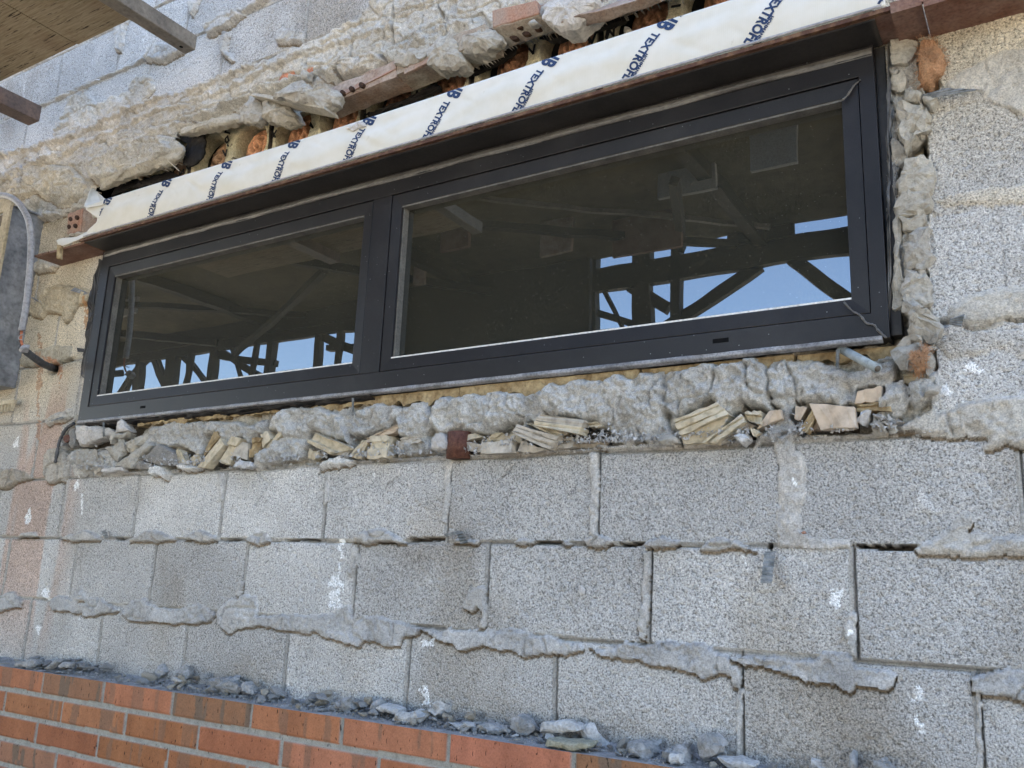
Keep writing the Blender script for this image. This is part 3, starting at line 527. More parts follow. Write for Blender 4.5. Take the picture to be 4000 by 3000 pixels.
# ---------------------------------------------------------------- hollow core slab ends, insulation plugs
PL0, PW = -.012, .396
nplug = ['crumpled brown mineral wool plug half hidden at the left end of the opening', 'brown mineral wool plug above the second printed logo from the left', 'swirled brown mineral wool plug beside the black tarred gap', 'largest orange swirled mineral wool plug beside the first writing on slab',
         'torn orange mineral wool plug right under the rough mortar lumps', 'orange mineral wool plug tucked under the flat broken slab piece', 'dark orange wool plug in shade beneath the first long brown brick', 'orange wool plug below the long grey brick, left of split slab ends',
         'round swirled orange wool plug with two white crumbs on it', 'shaggy orange wool plug between split slab end and figure mark', 'bright orange wool plug below the brick with core holes', 'orange wool plug with mortar crumb right of the two scrawled marks',
         'orange wool plug near the top edge right of the cracked brick', 'last wool plug cut by the top of the view', 'hidden wool plug over right window end', 'hidden wool plug at the right window corner']
pk = 0
for k in range(7):
    x0 = PL0+k*PW+.006; x1 = PL0+(k+1)*PW-.012; c1, c2 = x0+.092, x0+.288
    gx = np.arange(x0, x1+.001, .004); gz = np.arange(1.02, 1.44, .004); gX, gZ = np.meshgrid(gx, gz)
    y = .048+fbm(gX, gZ, 14, 300+k, 4)*.006
    cc = np.ones(gX.shape+(3,))*np.array([.56, .50, .33])*(1+.35*fbm(gX, gZ, 18, 310+k, 4))[..., None]
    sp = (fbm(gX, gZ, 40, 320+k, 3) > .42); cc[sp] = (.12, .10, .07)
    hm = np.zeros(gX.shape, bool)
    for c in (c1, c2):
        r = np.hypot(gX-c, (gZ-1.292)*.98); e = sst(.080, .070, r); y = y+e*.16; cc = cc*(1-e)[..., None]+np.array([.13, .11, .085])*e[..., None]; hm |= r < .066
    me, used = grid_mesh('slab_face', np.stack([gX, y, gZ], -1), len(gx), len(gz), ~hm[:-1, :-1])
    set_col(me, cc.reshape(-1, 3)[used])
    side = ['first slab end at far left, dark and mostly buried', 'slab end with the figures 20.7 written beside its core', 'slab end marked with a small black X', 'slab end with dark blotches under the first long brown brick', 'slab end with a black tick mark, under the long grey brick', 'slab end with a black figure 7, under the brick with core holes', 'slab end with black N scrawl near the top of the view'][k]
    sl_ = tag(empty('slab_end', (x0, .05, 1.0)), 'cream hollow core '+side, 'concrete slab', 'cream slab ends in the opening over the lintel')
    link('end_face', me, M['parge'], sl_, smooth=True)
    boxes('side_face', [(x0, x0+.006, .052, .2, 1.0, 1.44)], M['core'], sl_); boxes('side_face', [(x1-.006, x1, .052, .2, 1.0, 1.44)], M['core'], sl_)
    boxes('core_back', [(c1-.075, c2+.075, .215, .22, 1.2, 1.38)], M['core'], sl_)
    for c in (c1, c2):
        n = 36; t = np.linspace(0, 2*math.pi, n+1); rr = np.linspace(0, 1, 15)
        T_, R_ = np.meshgrid(t, rr); off = random.uniform(0, .022)
        sw = np.sin(T_*1+R_*16+random.random()*6+fbm(R_*np.cos(T_), R_*np.sin(T_), 2, 340+pk, 3)*7)
        h = (1-R_**2)*.022+.006*sw*(1-R_**4)+fbm(R_*np.cos(T_), R_*np.sin(T_), 4, 350+pk, 3)*.02*(1-R_)
        px_ = c+off+R_*np.cos(T_)*(.072-off*.6); pz_ = 1.292+R_*np.sin(T_)*.074; py_ = .095-h
        me, used = grid_mesh('wool_plug', np.stack([px_, py_, pz_], -1), n+1, 15)
        wc = np.array([.36, .22, .13] if pk < 3 else [.50, .26, .145])*(1+.35*sw*(1-R_**4)+.5*fbm(R_*np.cos(T_)*3, R_*np.sin(T_)*3, 3, 360+pk, 4))[..., None]
        set_col(me, np.clip(wc, .03, 1).reshape(-1, 3)[used]); o = link('wool_plug', me, M['woolc'], smooth=True)
        tag(o, nplug[pk], 'insulation', 'mineral wool plugs in the slab cores'); pk += 1
def mark(px_lines, wid, Y, mat, parent, name='written_mark'):
    if len(px_lines) > 1:
        for l_ in px_lines: mark([l_], wid, Y, mat, parent, name)
        return
    V, Fc = [], []
    for ln in px_lines:
        pts = [Vector(P(x, y, Y)) for x, y in ln]
        for a, b in zip(pts[:-1], pts[1:]):
            d = (b-a).normalized(); n_ = d.cross(Vector((0, 1, 0)))*wid/2; e = d*wid*.4; k = len(V)
            for yy in (0, .0015): V += [p+Vector((0, yy, 0)) for p in (a-e+n_, b+e+n_, b+e-n_, a-e-n_)]
            Fc += [(k, k+1, k+2, k+3), (k+7, k+6, k+5, k+4), (k, k+4, k+5, k+1), (k+1, k+5, k+6, k+2), (k+2, k+6, k+7, k+3), (k+3, k+7, k+4, k)]
    return link(name, pymesh(name, V, Fc), mat, parent)
slabs = [o for o in D.objects if o.name.startswith('slab_end')]
MK = {1: [[(878, 478), (890, 475), (892, 495), (878, 515), (896, 520)], [(880, 540), (888, 532), (892, 548), (886, 558), (879, 550), (880, 540)], [(888, 566), (891, 570)], [(870, 588), (880, 608), (885, 585)], [(700, 665), (702, 680), (716, 662), (718, 678)], [(735, 660), (728, 650)]],
      2: [[(1062, 512), (1074, 535)], [(1078, 510), (1063, 538)], [(1212, 480), (1222, 498), (1210, 488)]],
      3: [[(1425, 445), (1432, 470)], [(1440, 440), (1442, 462)], [(1428, 448), (1444, 442)]],
      4: [[(1605, 380), (1622, 388), (1628, 355)]],
      5: [[(2066, 190), (2082, 208), (2088, 175)], [(2300, 145), (2312, 168), (2328, 125)], [(2303, 165), (2298, 145)], [(2370, 150), (2380, 118), (2396, 138), (2398, 96)], [(2372, 118), (2366, 145)]],
      6: [[(2625, 25), (2655, 20)]]}
for k, L in MK.items(): mark(L, .006, .040, M['marker'], slabs[k])
# tar lumps in the top of the cavity
def chunk(name, pp, yf, dep, mat, label=None, cat='chunk', bulge=.010, rough=.0035, group=None, seed=0, parent=None, n=30, sharp=.93, tilt=0.):
    pts = np.array([P(x, y, yf) for x, y in pp]); pts = pts[:, [0, 2]]
    seg = np.linalg.norm(np.roll(pts, -1, 0)-pts, axis=1); L = seg.sum(); out = []; cum = np.concatenate([[0], np.cumsum(seg)])
    n = int(max(16, min(60, L/.008)))
    for i in range(n):
        q = L*i/n; j = np.searchsorted(cum, q, 'right')-1; t = (q-cum[j])/seg[j]; out.append(pts[j]*(1-t)+pts[(j+1) % len(pts)]*t)
    out = np.array(out); c = out.mean(0); size = math.sqrt(seg.max()*seg.mean())
    lay = [(dep, .93), (dep*.55, 1.0), (dep*.18, 1.0), (0, sharp), (-bulge*.5, sharp*.72), (-bulge*.9, sharp*.42), (-bulge, sharp*.16)]
    V = []
    for dy, sc in lay:
        for p in out: 
            q = c+(p-c)*sc; V.append((q[0], yf+dy+tilt*(q[1]-c[1]), q[1]))
    V.append((c[0], yf-bulge, c[1])); V.append((c[0], yf+dep, c[1])); K = len(lay); Fc = []
    for l in range(K-1):
        Fc += [(l*n+i, l*n+(i+1) % n, (l+1)*n+(i+1) % n, (l+1)*n+i) for i in range(n)]
    Fc += [((K-1)*n+i, (K-1)*n+(i+1) % n, K*n) for i in range(n)]+[((i+1) % n, i, K*n+1) for i in range(n)]
    W = []
    for v in V:
        q = Vector(v); a = mn.noise_vector(q*34+Vector((seed, 0, 0)))*rough*2.4+mn.noise_vector(q*95)*rough*1.5; W.append(q+a)
    me = pymesh(name, W, Fc)
    bm = bmesh.new(); bm.from_mesh(me); bmesh.ops.recalc_face_normals(bm, faces=bm.faces); bmesh.ops.triangulate(bm, faces=bm.faces); bm.to_mesh(me); bm.free()
    o = link(name, me, mat, parent)
    if label: tag(o, label, cat, group)
    return o
tar = [([(700, 520), (790, 505), (800, 560), (785, 620), (740, 650), (712, 640), (720, 590), (735, 560), (700, 540)], .01, 'curled black tar sheet beside the left mortar lump'),
       ([(1440, 440), (1560, 400), (1600, 375), (1700, 325), (1720, 345), (1600, 400), (1500, 430), (1450, 460)], .02, 'black tar strip under the joint between the two long bricks'),
       ([(1830, 265), (1900, 240), (1980, 190), (2010, 175), (2010, 205), (1960, 235), (1890, 270), (1840, 290)], .02, 'black tar strip under the right end of the grey brick'),
       ([(2100, 145), (2220, 105), (2380, 70), (2450, 55), (2450, 80), (2380, 100), (2260, 135), (2150, 165)], .02, 'black tar strip below the pale chunk and cracked brick'),
       ([(450, 715), (560, 695), (660, 665), (700, 690), (640, 720), (520, 730), (430, 770)], .035, 'dark tarry debris at the left end of the slab opening')]
for pp, yf, lb in tar: chunk('tar_scrap', pp, yf, .015, M['black'], lb, 'tar', .004, .002)

# ---------------------------------------------------------------- bricks and chunks in the broken edge
def rbox(name, c4, dep, mat, label=None, cat='brick', group=None, prof=None, bev=.0015, jit=.001, parent=None, seed=1, back=None):
    """c4: four corners (px,py,y) of the face seen, going round: a-b is one long side, d-c the other. prof: [(t,dy)] steps across"""
    a, b, c, d = [Vector(P(x, y, Y)) for x, y, Y in c4]
    prof = prof or [(0, 0), (1, 0)]; bk = Vector(back) if back else Vector((0, dep, 0)); bkn = bk.normalized()
    rg = random.Random(seed); V = []; ns = 5
    for s_ in range(ns+1):
        u = s_/ns; p, q = a.lerp(b, u), d.lerp(c, u)
        for t, dy in prof: V.append(p.lerp(q, t)+bkn*dy)
        V += [q+bk, p+bk]
    k = len(prof)+2; Fc = []
    for s_ in range(ns): Fc += [(s_*k+i, s_*k+(i+1) % k, (s_+1)*k+(i+1) % k, (s_+1)*k+i) for i in range(k)]
    Fc += [tuple(range(k))[::-1], tuple(range(ns*k, ns*k+k))]
    V = [v+Vector((rg.uniform(-jit, jit), rg.uniform(-jit, jit), rg.uniform(-jit, jit))) for v in V]
    me = pymesh(name, V, Fc); bm = bmesh.new(); bm.from_mesh(me); bmesh.ops.recalc_face_normals(bm, faces=bm.faces); bm.to_mesh(me); bm.free()
    o = link(name, me, mat, parent)
    if bev:
        md = o.modifiers.new('bevel', 'BEVEL'); md.width = bev; md.segments = 2; md.limit_method = 'ANGLE'; md.angle_limit = math.radians(40)
    if label: tag(o, label, cat, group)
    return o
def abox(name, x0, x1, y0, y1, z0, z1, mat, label, cat='brick', group=None, parent=None, rot=0., jit=.004, seed=1):
    """subdivided chipped box"""
    bm = bmesh.new(); bmesh.ops.create_cube(bm, size=1); bmesh.ops.subdivide_edges(bm, edges=bm.edges[:], cuts=7, use_grid_fill=True)
    c = Vector(((x0+x1)/2, (y0+y1)/2, (z0+z1)/2)); R = Matrix.Rotation(rot, 3, 'Y')
    for v in bm.verts:
        p = R@Vector((v.co.x*(x1-x0), v.co.y*(y1-y0), v.co.z*(z1-z0)))+c
        edge = sum(abs(abs(q)-.5) < .01 for q in v.co) >= 2
        nz = mn.noise_vector(p*30+Vector((seed, 0, 0)))
        p += nz*jit*(1.6 if edge else .5)
        if edge: p += (c-p).normalized()*max(0, mn.noise(p*22))*jit*2.5
        v.co = p
    me = D.meshes.new(name); bm.to_mesh(me); bm.free()
    o = link(name, me, mat, parent)
    if label: tag(o, label, cat, group)
    return o
G_OLD = 'old bricks left in the broken edge over the window'
b2 = tag(empty('cored_brick', (1.27, -.05, 1.25)), 'long brown brick on edge with three dark core holes above it', 'brick', G_OLD)
abox('brick_body', 1.128, 1.405, -.078, -.004, 1.247, 1.30, M['brown_brick'], None, parent=b2, rot=-.05, jit=.003, seed=3)
rbox('worn_face', [(1276, 404, -.082), (1545, 268, -.082), (1552, 262, -.076), (1300, 360, -.076)], .01, M['red_brick'], parent=b2)
for x, y in ((1336, 360), (1371, 346), (1410, 330)):
    chunk('core_hole', [(x+10*math.cos(t), y+11*math.sin(t)) for t in np.linspace(0, 6.28, 9)[:-1]], -.088, .01, M['hole'], parent=b2, bulge=.001, rough=.0006)
b3 = tag(empty('long_brick', (1.56, -.04, 1.26)), 'long grey mortar stained brick with torn right end', 'brick', G_OLD)
abox('brick_body', 1.40, 1.70, -.080, .0, 1.262, 1.318, M['grey_brick'], None, parent=b3, rot=-.03, jit=.004, seed=9)
rbox('orange_face', [(1577, 290, -.086), (1672, 242, -.086), (1672, 222, -.08), (1580, 262, -.08)], .01, M['red_brick'], parent=b3)
b4 = tag(empty('cored_brick', (1.82, -.05, 1.30)), 'brick turned on edge with five open core holes and smooth red side', 'brick', G_OLD)
rbox('brick_body', [(1925, 112, -.07), (2110, 55, -.07), (2160, 122, -.02), (1992, 188, -.02)], .04, M['grey_brick'], parent=b4, bev=.003, jit=.003, back=(0, .03, .06))
rbox('red_side', [(1923, 108, -.072), (2108, 52, -.072), (2095, 0, -.072), (1922, 40, -.072)], .03, M['red_brick'], parent=b4, bev=.003)
for x, y, w_ in ((1978, 122, 15), (2025, 103, 17), (2098, 110, 15), (2054, 130, 16), (2006, 146, 17)):
    chunk('core_hole', [(x+w_*math.cos(t), y+w_*.55*math.sin(t)) for t in np.linspace(0, 6.28, 9)[:-1]], -.056 if y < 115 else -.05, .012, M['hole'], parent=b4, bulge=.0005, rough=.0006)
chunk('brick_crumb', [(2060, 90), (2085, 78), (2100, 88), (2090, 100), (2068, 102)], -.08, .02, M['chunk'], 'small white mortar crumb stuck on the cored brick', 'crumb', .006, .002)
b5 = rbox('cracked_brick', [(2250, 120, -.05), (2590, 8, -.06), (2560, -20, -.09), (2190, 85, -.09)], .05, M['brown_brick'], 'cracked brown brick at the top of the view right of the pale chunk', 'brick', G_OLD, bev=.003, jit=.005, back=(0, .05, .05))
b6 = rbox('loose_brick', [(2105, 20, -.05), (2330, -40, -.05), (2300, 60, -.05), (2120, 75, -.05)], .05, M['red_brick'], 'hidden red brick behind the pale chunk at the top of the view', 'brick', G_OLD, bev=.003)
GCH = 'broken mortar pieces in the edge over the window'
chunk('mortar_chunk', [(2118, 30), (2150, -10), (2330, -30), (2328, 10), (2290, 50), (2235, 105), (2180, 112), (2145, 90), (2120, 80)], -.085, .07, M['chunk_pale'], 'pale grey broken chunk at the top of the view beside the cored brick', 'mortar chunk', group=GCH, seed=3)
chunk('mortar_chunk', [(1665, 250), (1668, 190), (1700, 150), (1760, 135), (1790, 180), (1805, 240), (1770, 262), (1710, 262)], -.085, .06, M['chunk'], 'big rounded grey mortar lump on the left half of the grey brick', 'mortar chunk', group=GCH, seed=5, bulge=.014, rough=.004)
chunk('mortar_chunk', [(1535, 235), (1600, 200), (1675, 170), (1680, 200), (1640, 240), (1570, 262), (1540, 255)], -.085, .06, M['chunk'], 'angular grey mortar wedge above the gap between the two long bricks', 'mortar chunk', group=GCH, seed=6)
chunk('mortar_chunk', [(1800, 150), (1880, 110), (1930, 110), (1955, 150), (1900, 200), (1850, 215), (1800, 215)], -.075, .045, M['chunk'], 'crumbly mortar mass on the right end of the grey brick', 'mortar chunk', group=GCH, seed=7, bulge=.02, rough=.004)
chunk('mortar_chunk', [(1022, 400), (1060, 385), (1130, 415), (1152, 440), (1155, 470), (1100, 482), (1050, 470), (1022, 462)], -.050, .045, M['chunk_tan'], 'round cracked tan mortar lump beneath the flat broken slab piece', 'mortar chunk', group=GCH, seed=8, bulge=.02, rough=.004)
chunk('mortar_chunk', [(930, 470), (935, 420), (975, 372), (1020, 390), (1022, 460), (1005, 482), (960, 478)], -.040, .035, M['chunk'], 'square cut grey mortar mass left of the round tan lump', 'mortar chunk', group=GCH, seed=9, bulge=.01, rough=.0035)
sp_ = tag(empty('slab_fragment', (1.0, -.1, 1.26)), 'flat broken slab piece jutting out with a clean thin lower edge', 'slab fragment')
chunk('broken_top', [(1060, 372), (1130, 325), (1180, 310), (1225, 350), (1285, 335), (1308, 358), (1300, 392), (1268, 418), (1200, 405), (1120, 388)], -.125, .05, M['chunk'], parent=sp_, seed=11, rough=.004)
rbox('clean_underside', [(978, 372, -.06), (1268, 425, -.13), (1262, 412, -.13), (990, 362, -.06)], .06, M['chunk_tan'], parent=sp_, jit=.0015, bev=.001)
chunk('mortar_chunk', [(385, 735), (390, 690), (470, 635), (600, 575), (685, 548), (715, 568), (712, 592), (690, 618), (640, 645), (560, 672), (470, 700), (400, 738)], -.030, .024, M['chunk_tan'], 'long tan mortar nose overhanging the left end of the slab opening', 'mortar chunk', group=GCH, seed=19, bulge=.012, rough=.003)
chunk('mortar_chunk', [(690, 520), (700, 500), (840, 460), (925, 440), (945, 462), (930, 472), (860, 492), (760, 512), (700, 524)], -.030, .030, M['chunk_tan'], 'thin mortar lip above the first writing on the slab', 'mortar chunk', group=GCH, seed=23, bulge=.006, rough=.0025)
chunk('mortar_crumb', [(1165, 290), (1180, 270), (1198, 275), (1195, 300), (1175, 308)], -.05, .03, M['chunk'], 'small mortar blob between the two red brick corners', 'crumb', .008, .003)
chunk('mortar_crumb', [(1352, 500), (1400, 472), (1425, 478), (1428, 490), (1395, 505), (1372, 515), (1366, 502)], -.108, .012, M['chunk_pale'], 'flat pale mortar scab stuck on the upper edge of the membrane', 'crumb', .003, .002)
chunk('mortar_crumb', [(2432, 120), (2445, 98), (2460, 110), (2465, 130), (2450, 140), (2435, 138)], .02, .02, M['chunk'], 'grey crumb caught in the wool near the third marked slab end', 'crumb', .006, .003)
# left end brick standing on the lintel
lb = tag(empty('cored_brick', (-.05, -.05, 1.03)), 'brown brick stub with four core holes on the left end of the lintel', 'brick', G_OLD)
rbox('cored_end', [(264, 835, -.03), (325, 812, -.03), (316, 905, -.03), (262, 915, -.03)], .06, M['red_brick'], parent=lb, bev=.002, jit=.002)
rbox('brick_side', [(325, 812, -.030), (383, 838, -.01), (375, 905, -.01), (317, 918, -.030)], .06, M['brown_brick'], parent=lb, bev=.002, jit=.002)
for x, y in ((274, 855), (299, 849), (268, 885), (292, 881)):
    chunk('core_hole', [(x+7.5*math.cos(t), y+9.5*math.sin(t)) for t in np.linspace(0, 6.28, 10)[:-1]], -.033, .008, M['hole'], parent=lb, bulge=.0004, rough=.0004)
chunk('mortar_crumb', [(262, 915), (310, 905), (370, 910), (350, 925), (300, 928), (265, 925)], -.04, .05, M['chunk_tan'], 'crumbly tan mortar bed under the brick stub at the lintel end', 'crumb', .004, .004)
chunk('mortar_crumb', [(382, 840), (400, 838), (412, 855), (405, 900), (388, 905)], .0, .05, M['chunk_dark'], 'grey debris wedged behind the left end of the membrane', 'crumb', .006, .005)

# ---------------------------------------------------------------- lintel and white flashing membrane
lin = tag(empty('steel_lintel', (1.3, -.05, 1.0)), 'rusty steel shelf angle carrying the bricks above the window', 'lintel')
boxes('front_edge', [(.045, 2.66, -.109, -.1005, 1.0050, 1.0145)], M['rust_edge'], lin)
boxes('shelf_plate', [(-.235, .06, -.100, .03, .9985, 1.006), (.06, 2.66, -.100, .03, 1.0055, 1.014), (2.66, 2.714, -.1075, .03, .9985, 1.0085)], M['rust'], lin)
boxes('extension_plate', [(2.717, 3.6, -.108, .03, .993, 1.003), (2.66, 3.6, -.108, -.100, 1.004, 1.022)], M['rust'], lin)
boxes('folded_end', [(-.238, -.15, -.103, -.096, 1.000, 1.006)], M['rust_edge'], lin)
nx_ = 220
def strip(name, x0, x1, prof, mat, parent, nx=200, wr=.002, sc=8, seed=1, solid=0.):
    """a skin running along x; prof = [(y,z)]"""
    gx = np.linspace(x0, x1, nx); pr = np.array(prof); sgl = np.concatenate([[0], np.cumsum(np.linalg.norm(np.diff(pr, axis=0), axis=1))])
    ns = 14; sg = np.linspace(0, sgl[-1], ns); py = np.interp(sg, sgl, pr[:, 0]); pz = np.interp(sg, sgl, pr[:, 1])
    gX, gS = np.meshgrid(gx, np.arange(ns)); Yv = py[:, None]+np.zeros(nx); Zv = pz[:, None]+np.zeros(nx)
    nn = fbm(gX*1.0, sg[:, None]*3+np.zeros(nx), sc, seed, 4)*wr*2; e = np.zeros((ns, 1)); e[1:-1] = 1
    me, _ = grid_mesh(name, np.stack([gX, Yv+nn*e, Zv+nn*.5*e], -1), nx, ns)
    o = link(name, me, mat, parent, smooth=True)
    if solid:
        md = o.modifiers.new('thickness', 'SOLIDIFY'); md.thickness = solid
    return o
strip('soffit_membrane', .05, 2.63, [(-.0995, 1.0035), (-.08, 1.002), (-.03, 1.0015), (-.006, 1.001)], M['butyl'], lin, wr=.0015, sc=5, seed=21, solid=.001)
wm = tag(empty('flashing_membrane', (1.3, -.1, 1.02)), 'white printed flashing membrane hanging in a long band above the window', 'membrane')
ZT, ZB = 1.139, 1.0185
def mem_pt(x, s):
    """s: height above the bottom edge measured on the sheet; above ZT it folds back over the top"""
    z = ZB+s
    if s < 0: z = ZB
    t = (z-ZB)/(ZT-ZB)
    if t <= 1: 
        y = -.107-.004*math.sin(math.pi*min(1, t*1.3))+.010*max(0, t-.55)
        wr = (mn.noise(Vector((x*4+z*9, z*8, 3)))*.009+mn.noise(Vector((x*11-z*14, z*26, 7)))*.0032+.0022*max(0, mn.noise(Vector((x*22+z*30, z*10, 11)))-.2)*3)*math.sin(math.pi*min(1, max(0, t)))
        y += wr
    else:
        e = z-ZT; y = -.1025+e*.9; z = ZT-.6*e*e/.02
    z += .004*math.sin(x*3.1+1)*max(0, min(1, t))
    return Vector((x, y, z))
def xleft(s): # torn left end
    return .085+.05*max(0, min(1, (s-.02)/.02))-.09*max(0, min(1, (s-.055)/.05))
sv = list(np.linspace(0, ZT-ZB, 26))+[ZT-ZB+.004, ZT-ZB+.010, ZT-ZB+.02, ZT-ZB+.035]
V, nxm = [], 330
for s_ in sv:
    xl = xleft(min(s_, ZT-ZB)); xr = 2.652
    for i in range(nxm): V.append(mem_pt(xl+(xr-xl)*i/(nxm-1), s_))
me, _ = grid_mesh('sheet', np.array([list(v) for v in V]).reshape(len(sv), nxm, 3), nxm, len(sv))
o = link('sheet', me, M['membrane'], wm, smooth=True); md = o.modifiers.new('thickness', 'SOLIDIFY'); md.thickness = .0012
strip('release_liner', .07, 2.645, [(-.1115, 1.0215), (-.1120, 1.0185), (-.1105, 1.0165)], M['conduit'], wm, wr=.0004, seed=4, solid=.0008)
# curled corner and the loose end lying on the plate
def sheet_px(name, rows, mat, parent, solid=.0012):
    R = [[Vector(P(x, y, Y)) for x, y, Y in r] for r in rows]; ns = 8; G = []
    for r0, r1 in zip(R[:-1], R[1:]):
        for k in range(ns): G.append([a.lerp(b, k/ns) for a, b in zip(r0, r1)])
    G.append(R[-1]); G2 = []
    for g in G:
        row = []
        for a, b in zip(g[:-1], g[1:]): row += [a.lerp(b, k/ns) for k in range(ns)]
        row.append(g[-1]); G2.append([list(p+mn.noise_vector(p*25)*.002) for p in row])
    A = np.array(G2); me, _ = grid_mesh(name, A, A.shape[1], A.shape[0]); o = link(name, me, mat, parent, smooth=True)
    md = o.modifiers.new('thickness', 'SOLIDIFY'); md.thickness = solid
    return o
sheet_px('curled_corner', [[(326, 806, -.108), (338, 812, -.112), (400, 800, -.108), (440, 780, -.103)], [(340, 775, -.085), (355, 780, -.06), (392, 790, -.05), (425, 783, -.07)], [(352, 742, -.06), (366, 734, -.03), (376, 745, -.02), (410, 778, -.05)]], M['membrane'], wm)
sheet_px('loose_end', [[(222, 938, -.108), (240, 932, -.106), (300, 926, -.1), (340, 905, -.1), (400, 893, -.104)], [(228, 955, -.109), (245, 960, -.112), (300, 940, -.110), (345, 918, -.109), (404, 905, -.1095)]], M['membrane'], wm)
# printing
def text_bm(txt, size, bold):
    cu = D.curves.new('t', 'FONT'); cu.body = txt; cu.size = size; cu.offset = bold; cu.resolution_u = 3; cu.space_character = 1.04
    ob = D.objects.new('t', cu); COL.objects.link(ob); bpy.context.view_layer.update()
    me = D.meshes.new_from_object(ob.evaluated_get(bpy.context.evaluated_depsgraph_get())); D.objects.remove(ob); D.curves.remove(cu)
    bm = bmesh.new(); bm.from_mesh(me); D.meshes.remove(me)
    bmesh.ops.triangulate(bm, faces=bm.faces)
    for _ in range(2):
        L = [e for e in bm.edges if e.calc_length() > .006]
        if L: bmesh.ops.subdivide_edges(bm, edges=L, cuts=1); bmesh.ops.triangulate(bm, faces=bm.faces)
    return bm
def printing(name, txt, size, bold, x0, off, u0, parent, sx=1.0, seed=0):
    """text read downwards along a path that leans to the left as it goes down; off: distance of its baseline left of the path"""
    bm = text_bm(txt, size, bold)
    for v in bm.verts:
        u = v.co.x*sx+u0; q = v.co.y-off
        # path: down then bending left
        th = math.radians(25+14*max(0, min(1, (x0-1.0)/1.1))); px = -math.sin(th)*u; pz = -math.cos(th)*u
        sxp = px+q*math.cos(th); szp = pz-q*math.sin(th)*1.0
        v.co = Vector((x0+sxp, 0, (ZT-ZB)+szp))
    bmesh.ops.bisect_plane(bm, geom=bm.verts[:]+bm.edges[:]+bm.faces[:], plane_co=(0, 0, .003), plane_no=(0, 0, -1), clear_outer=True)
    if x0 < .4:
        bmesh.ops.bisect_plane(bm, geom=bm.verts[:]+bm.edges[:]+bm.faces[:], plane_co=(.145, 0, 0), plane_no=(-1, 0, 0), clear_outer=True)
    bmesh.ops.bisect_plane(bm, geom=bm.verts[:]+bm.edges[:]+bm.faces[:], plane_co=(2.648, 0, 0), plane_no=(1, 0, 0), clear_outer=True)
    for v in bm.verts:
        p = mem_pt(v.co.x, v.co.z); p.y -= .0011
        if v.co.z > ZT-ZB: p.z += .0011
        v.co = p
    bmesh.ops.recalc_face_normals(bm, faces=bm.faces)
    me = D.meshes.new(name); bm.to_mesh(me); bm.free(); link(name, me, M['ink'], parent)
def xat(px, py): return float(P(px, py, -.105)[0])
logos = [xat(410, 795), xat(640, 722), xat(875, 645), xat(1137, 560), xat(1430, 470), xat(1762, 370), xat(2135, 250), xat(2590, 110), xat(3085, -60), xat(3085, -60)+.262]
for i, x0 in enumerate(logos):
    printing('printed_logo', 'HB', .060, .0026, x0+.008, .0145, -.027, wm, .62)
    printing('printed_name', 'TEXTROFL', .030, .0013, x0+.008, .011, .034, wm, .70+.10*max(0, min(1, (x0-1)/1.1)))
    printing('printed_maker', 'HOHMANN &', .0100, .0005, x0+.008, -.0098, .084, wm, 1.0)

# ---------------------------------------------------------------- WINDOW
win = tag(empty('window', (1.33, 0, .385)), 'long dark framed two pane window set in the block wall', 'window')
def ring(name, x0, x1, z0, z1, wl, wr, wb, wt, y0, y1, mat, slope=0.):
    """mitred frame; outer face y0, inner lip y0+slope, back y1"""
    o_, i_ = [(x0, z0), (x1, z0), (x1, z1), (x0, z1)], [(x0+wl, z0+wb), (x1-wr, z0+wb), (x1-wr, z1-wt), (x0+wl, z1-wt)]
    V = [(x, y0, z) for x, z in o_]+[(x, y0+slope, z) for x, z in i_]+[(x, y1, z) for x, z in i_]+[(x, y1, z) for x, z in o_]
    Fc = []
    for k in range(4):
        j = (k+1) % 4; Fc += [(k, j, 4+j, 4+k), (4+k, 4+j, 8+j, 8+k), (12+k, 12+j, j, k), (8+k, 8+j, 12+j, 12+k)]
    me = pymesh(name, V, Fc); ob = link(name, me, mat, win); md = ob.modifiers.new('bevel', 'BEVEL'); md.width = .0012; md.segments = 2; md.limit_method = 'ANGLE'
    return ob
ring('outer_frame', .052, 2.612, .384, 1.000, .046, .030, .0515, .064, -.020, .04, M['frame'])
boxes('mullion', [(1.3045, 1.3695, -.019, .04, .436, .9355)], M['frame'], win, .0012)
for (a, b) in ((.1000, 1.3020), (1.3720, 2.5805)):
    ring('glazing_bead', a, b, .4375, .934, .0315, .034 if b > 2 else .033, .033, .035, -.017, .018, M['frame'], .003)
    g0, g1 = a+.0315, b-.034
    sg = tag(link('pane', pymesh('pane', [(g0-.004, .013, .466), (g1+.006, .013, .466), (g1+.006, .013, .903), (g0-.004, .013, .903), (g0-.004, .017, .466), (g1+.006, .017, .466), (g1+.006, .017, .903), (g0-.004, .017, .903)], [(0, 1, 2, 3), (7, 6, 5, 4), (0, 4, 5, 1), (1, 5, 6, 2), (2, 6, 7, 3), (3, 7, 4, 0)]), M['glass'], win))
    boxes('gasket', [(g0-.001, g1+.001, -.0125, .013, .8945, .9005), (g0-.001, g0+.005, -.006, .0128, .4755, .8940)], M['gasket'], win)
    boxes('lower_gasket_glint', [(g0-.001, g1+.001, -.0135, .013, .4695, .4740)], M['gasket_glint'], win)  # white colour paints in the sky reflected along the sill
boxes('right_flange', [(2.6125, 2.632, -.004, .04, .392, 1.0)], M['butyl'], win, .001)
for (px_, py_, w_, h_) in ((558, 1590, .026, .008), (2815, 1330, .034, .0095)):
    c = P(px_, py_, -.020); boxes('drain_slot', [(c[0]-w_/2, c[0]+w_/2, -.0207, -.0195, c[2]-h_/2, c[2]+h_/2)], M['slot'], win, .003)
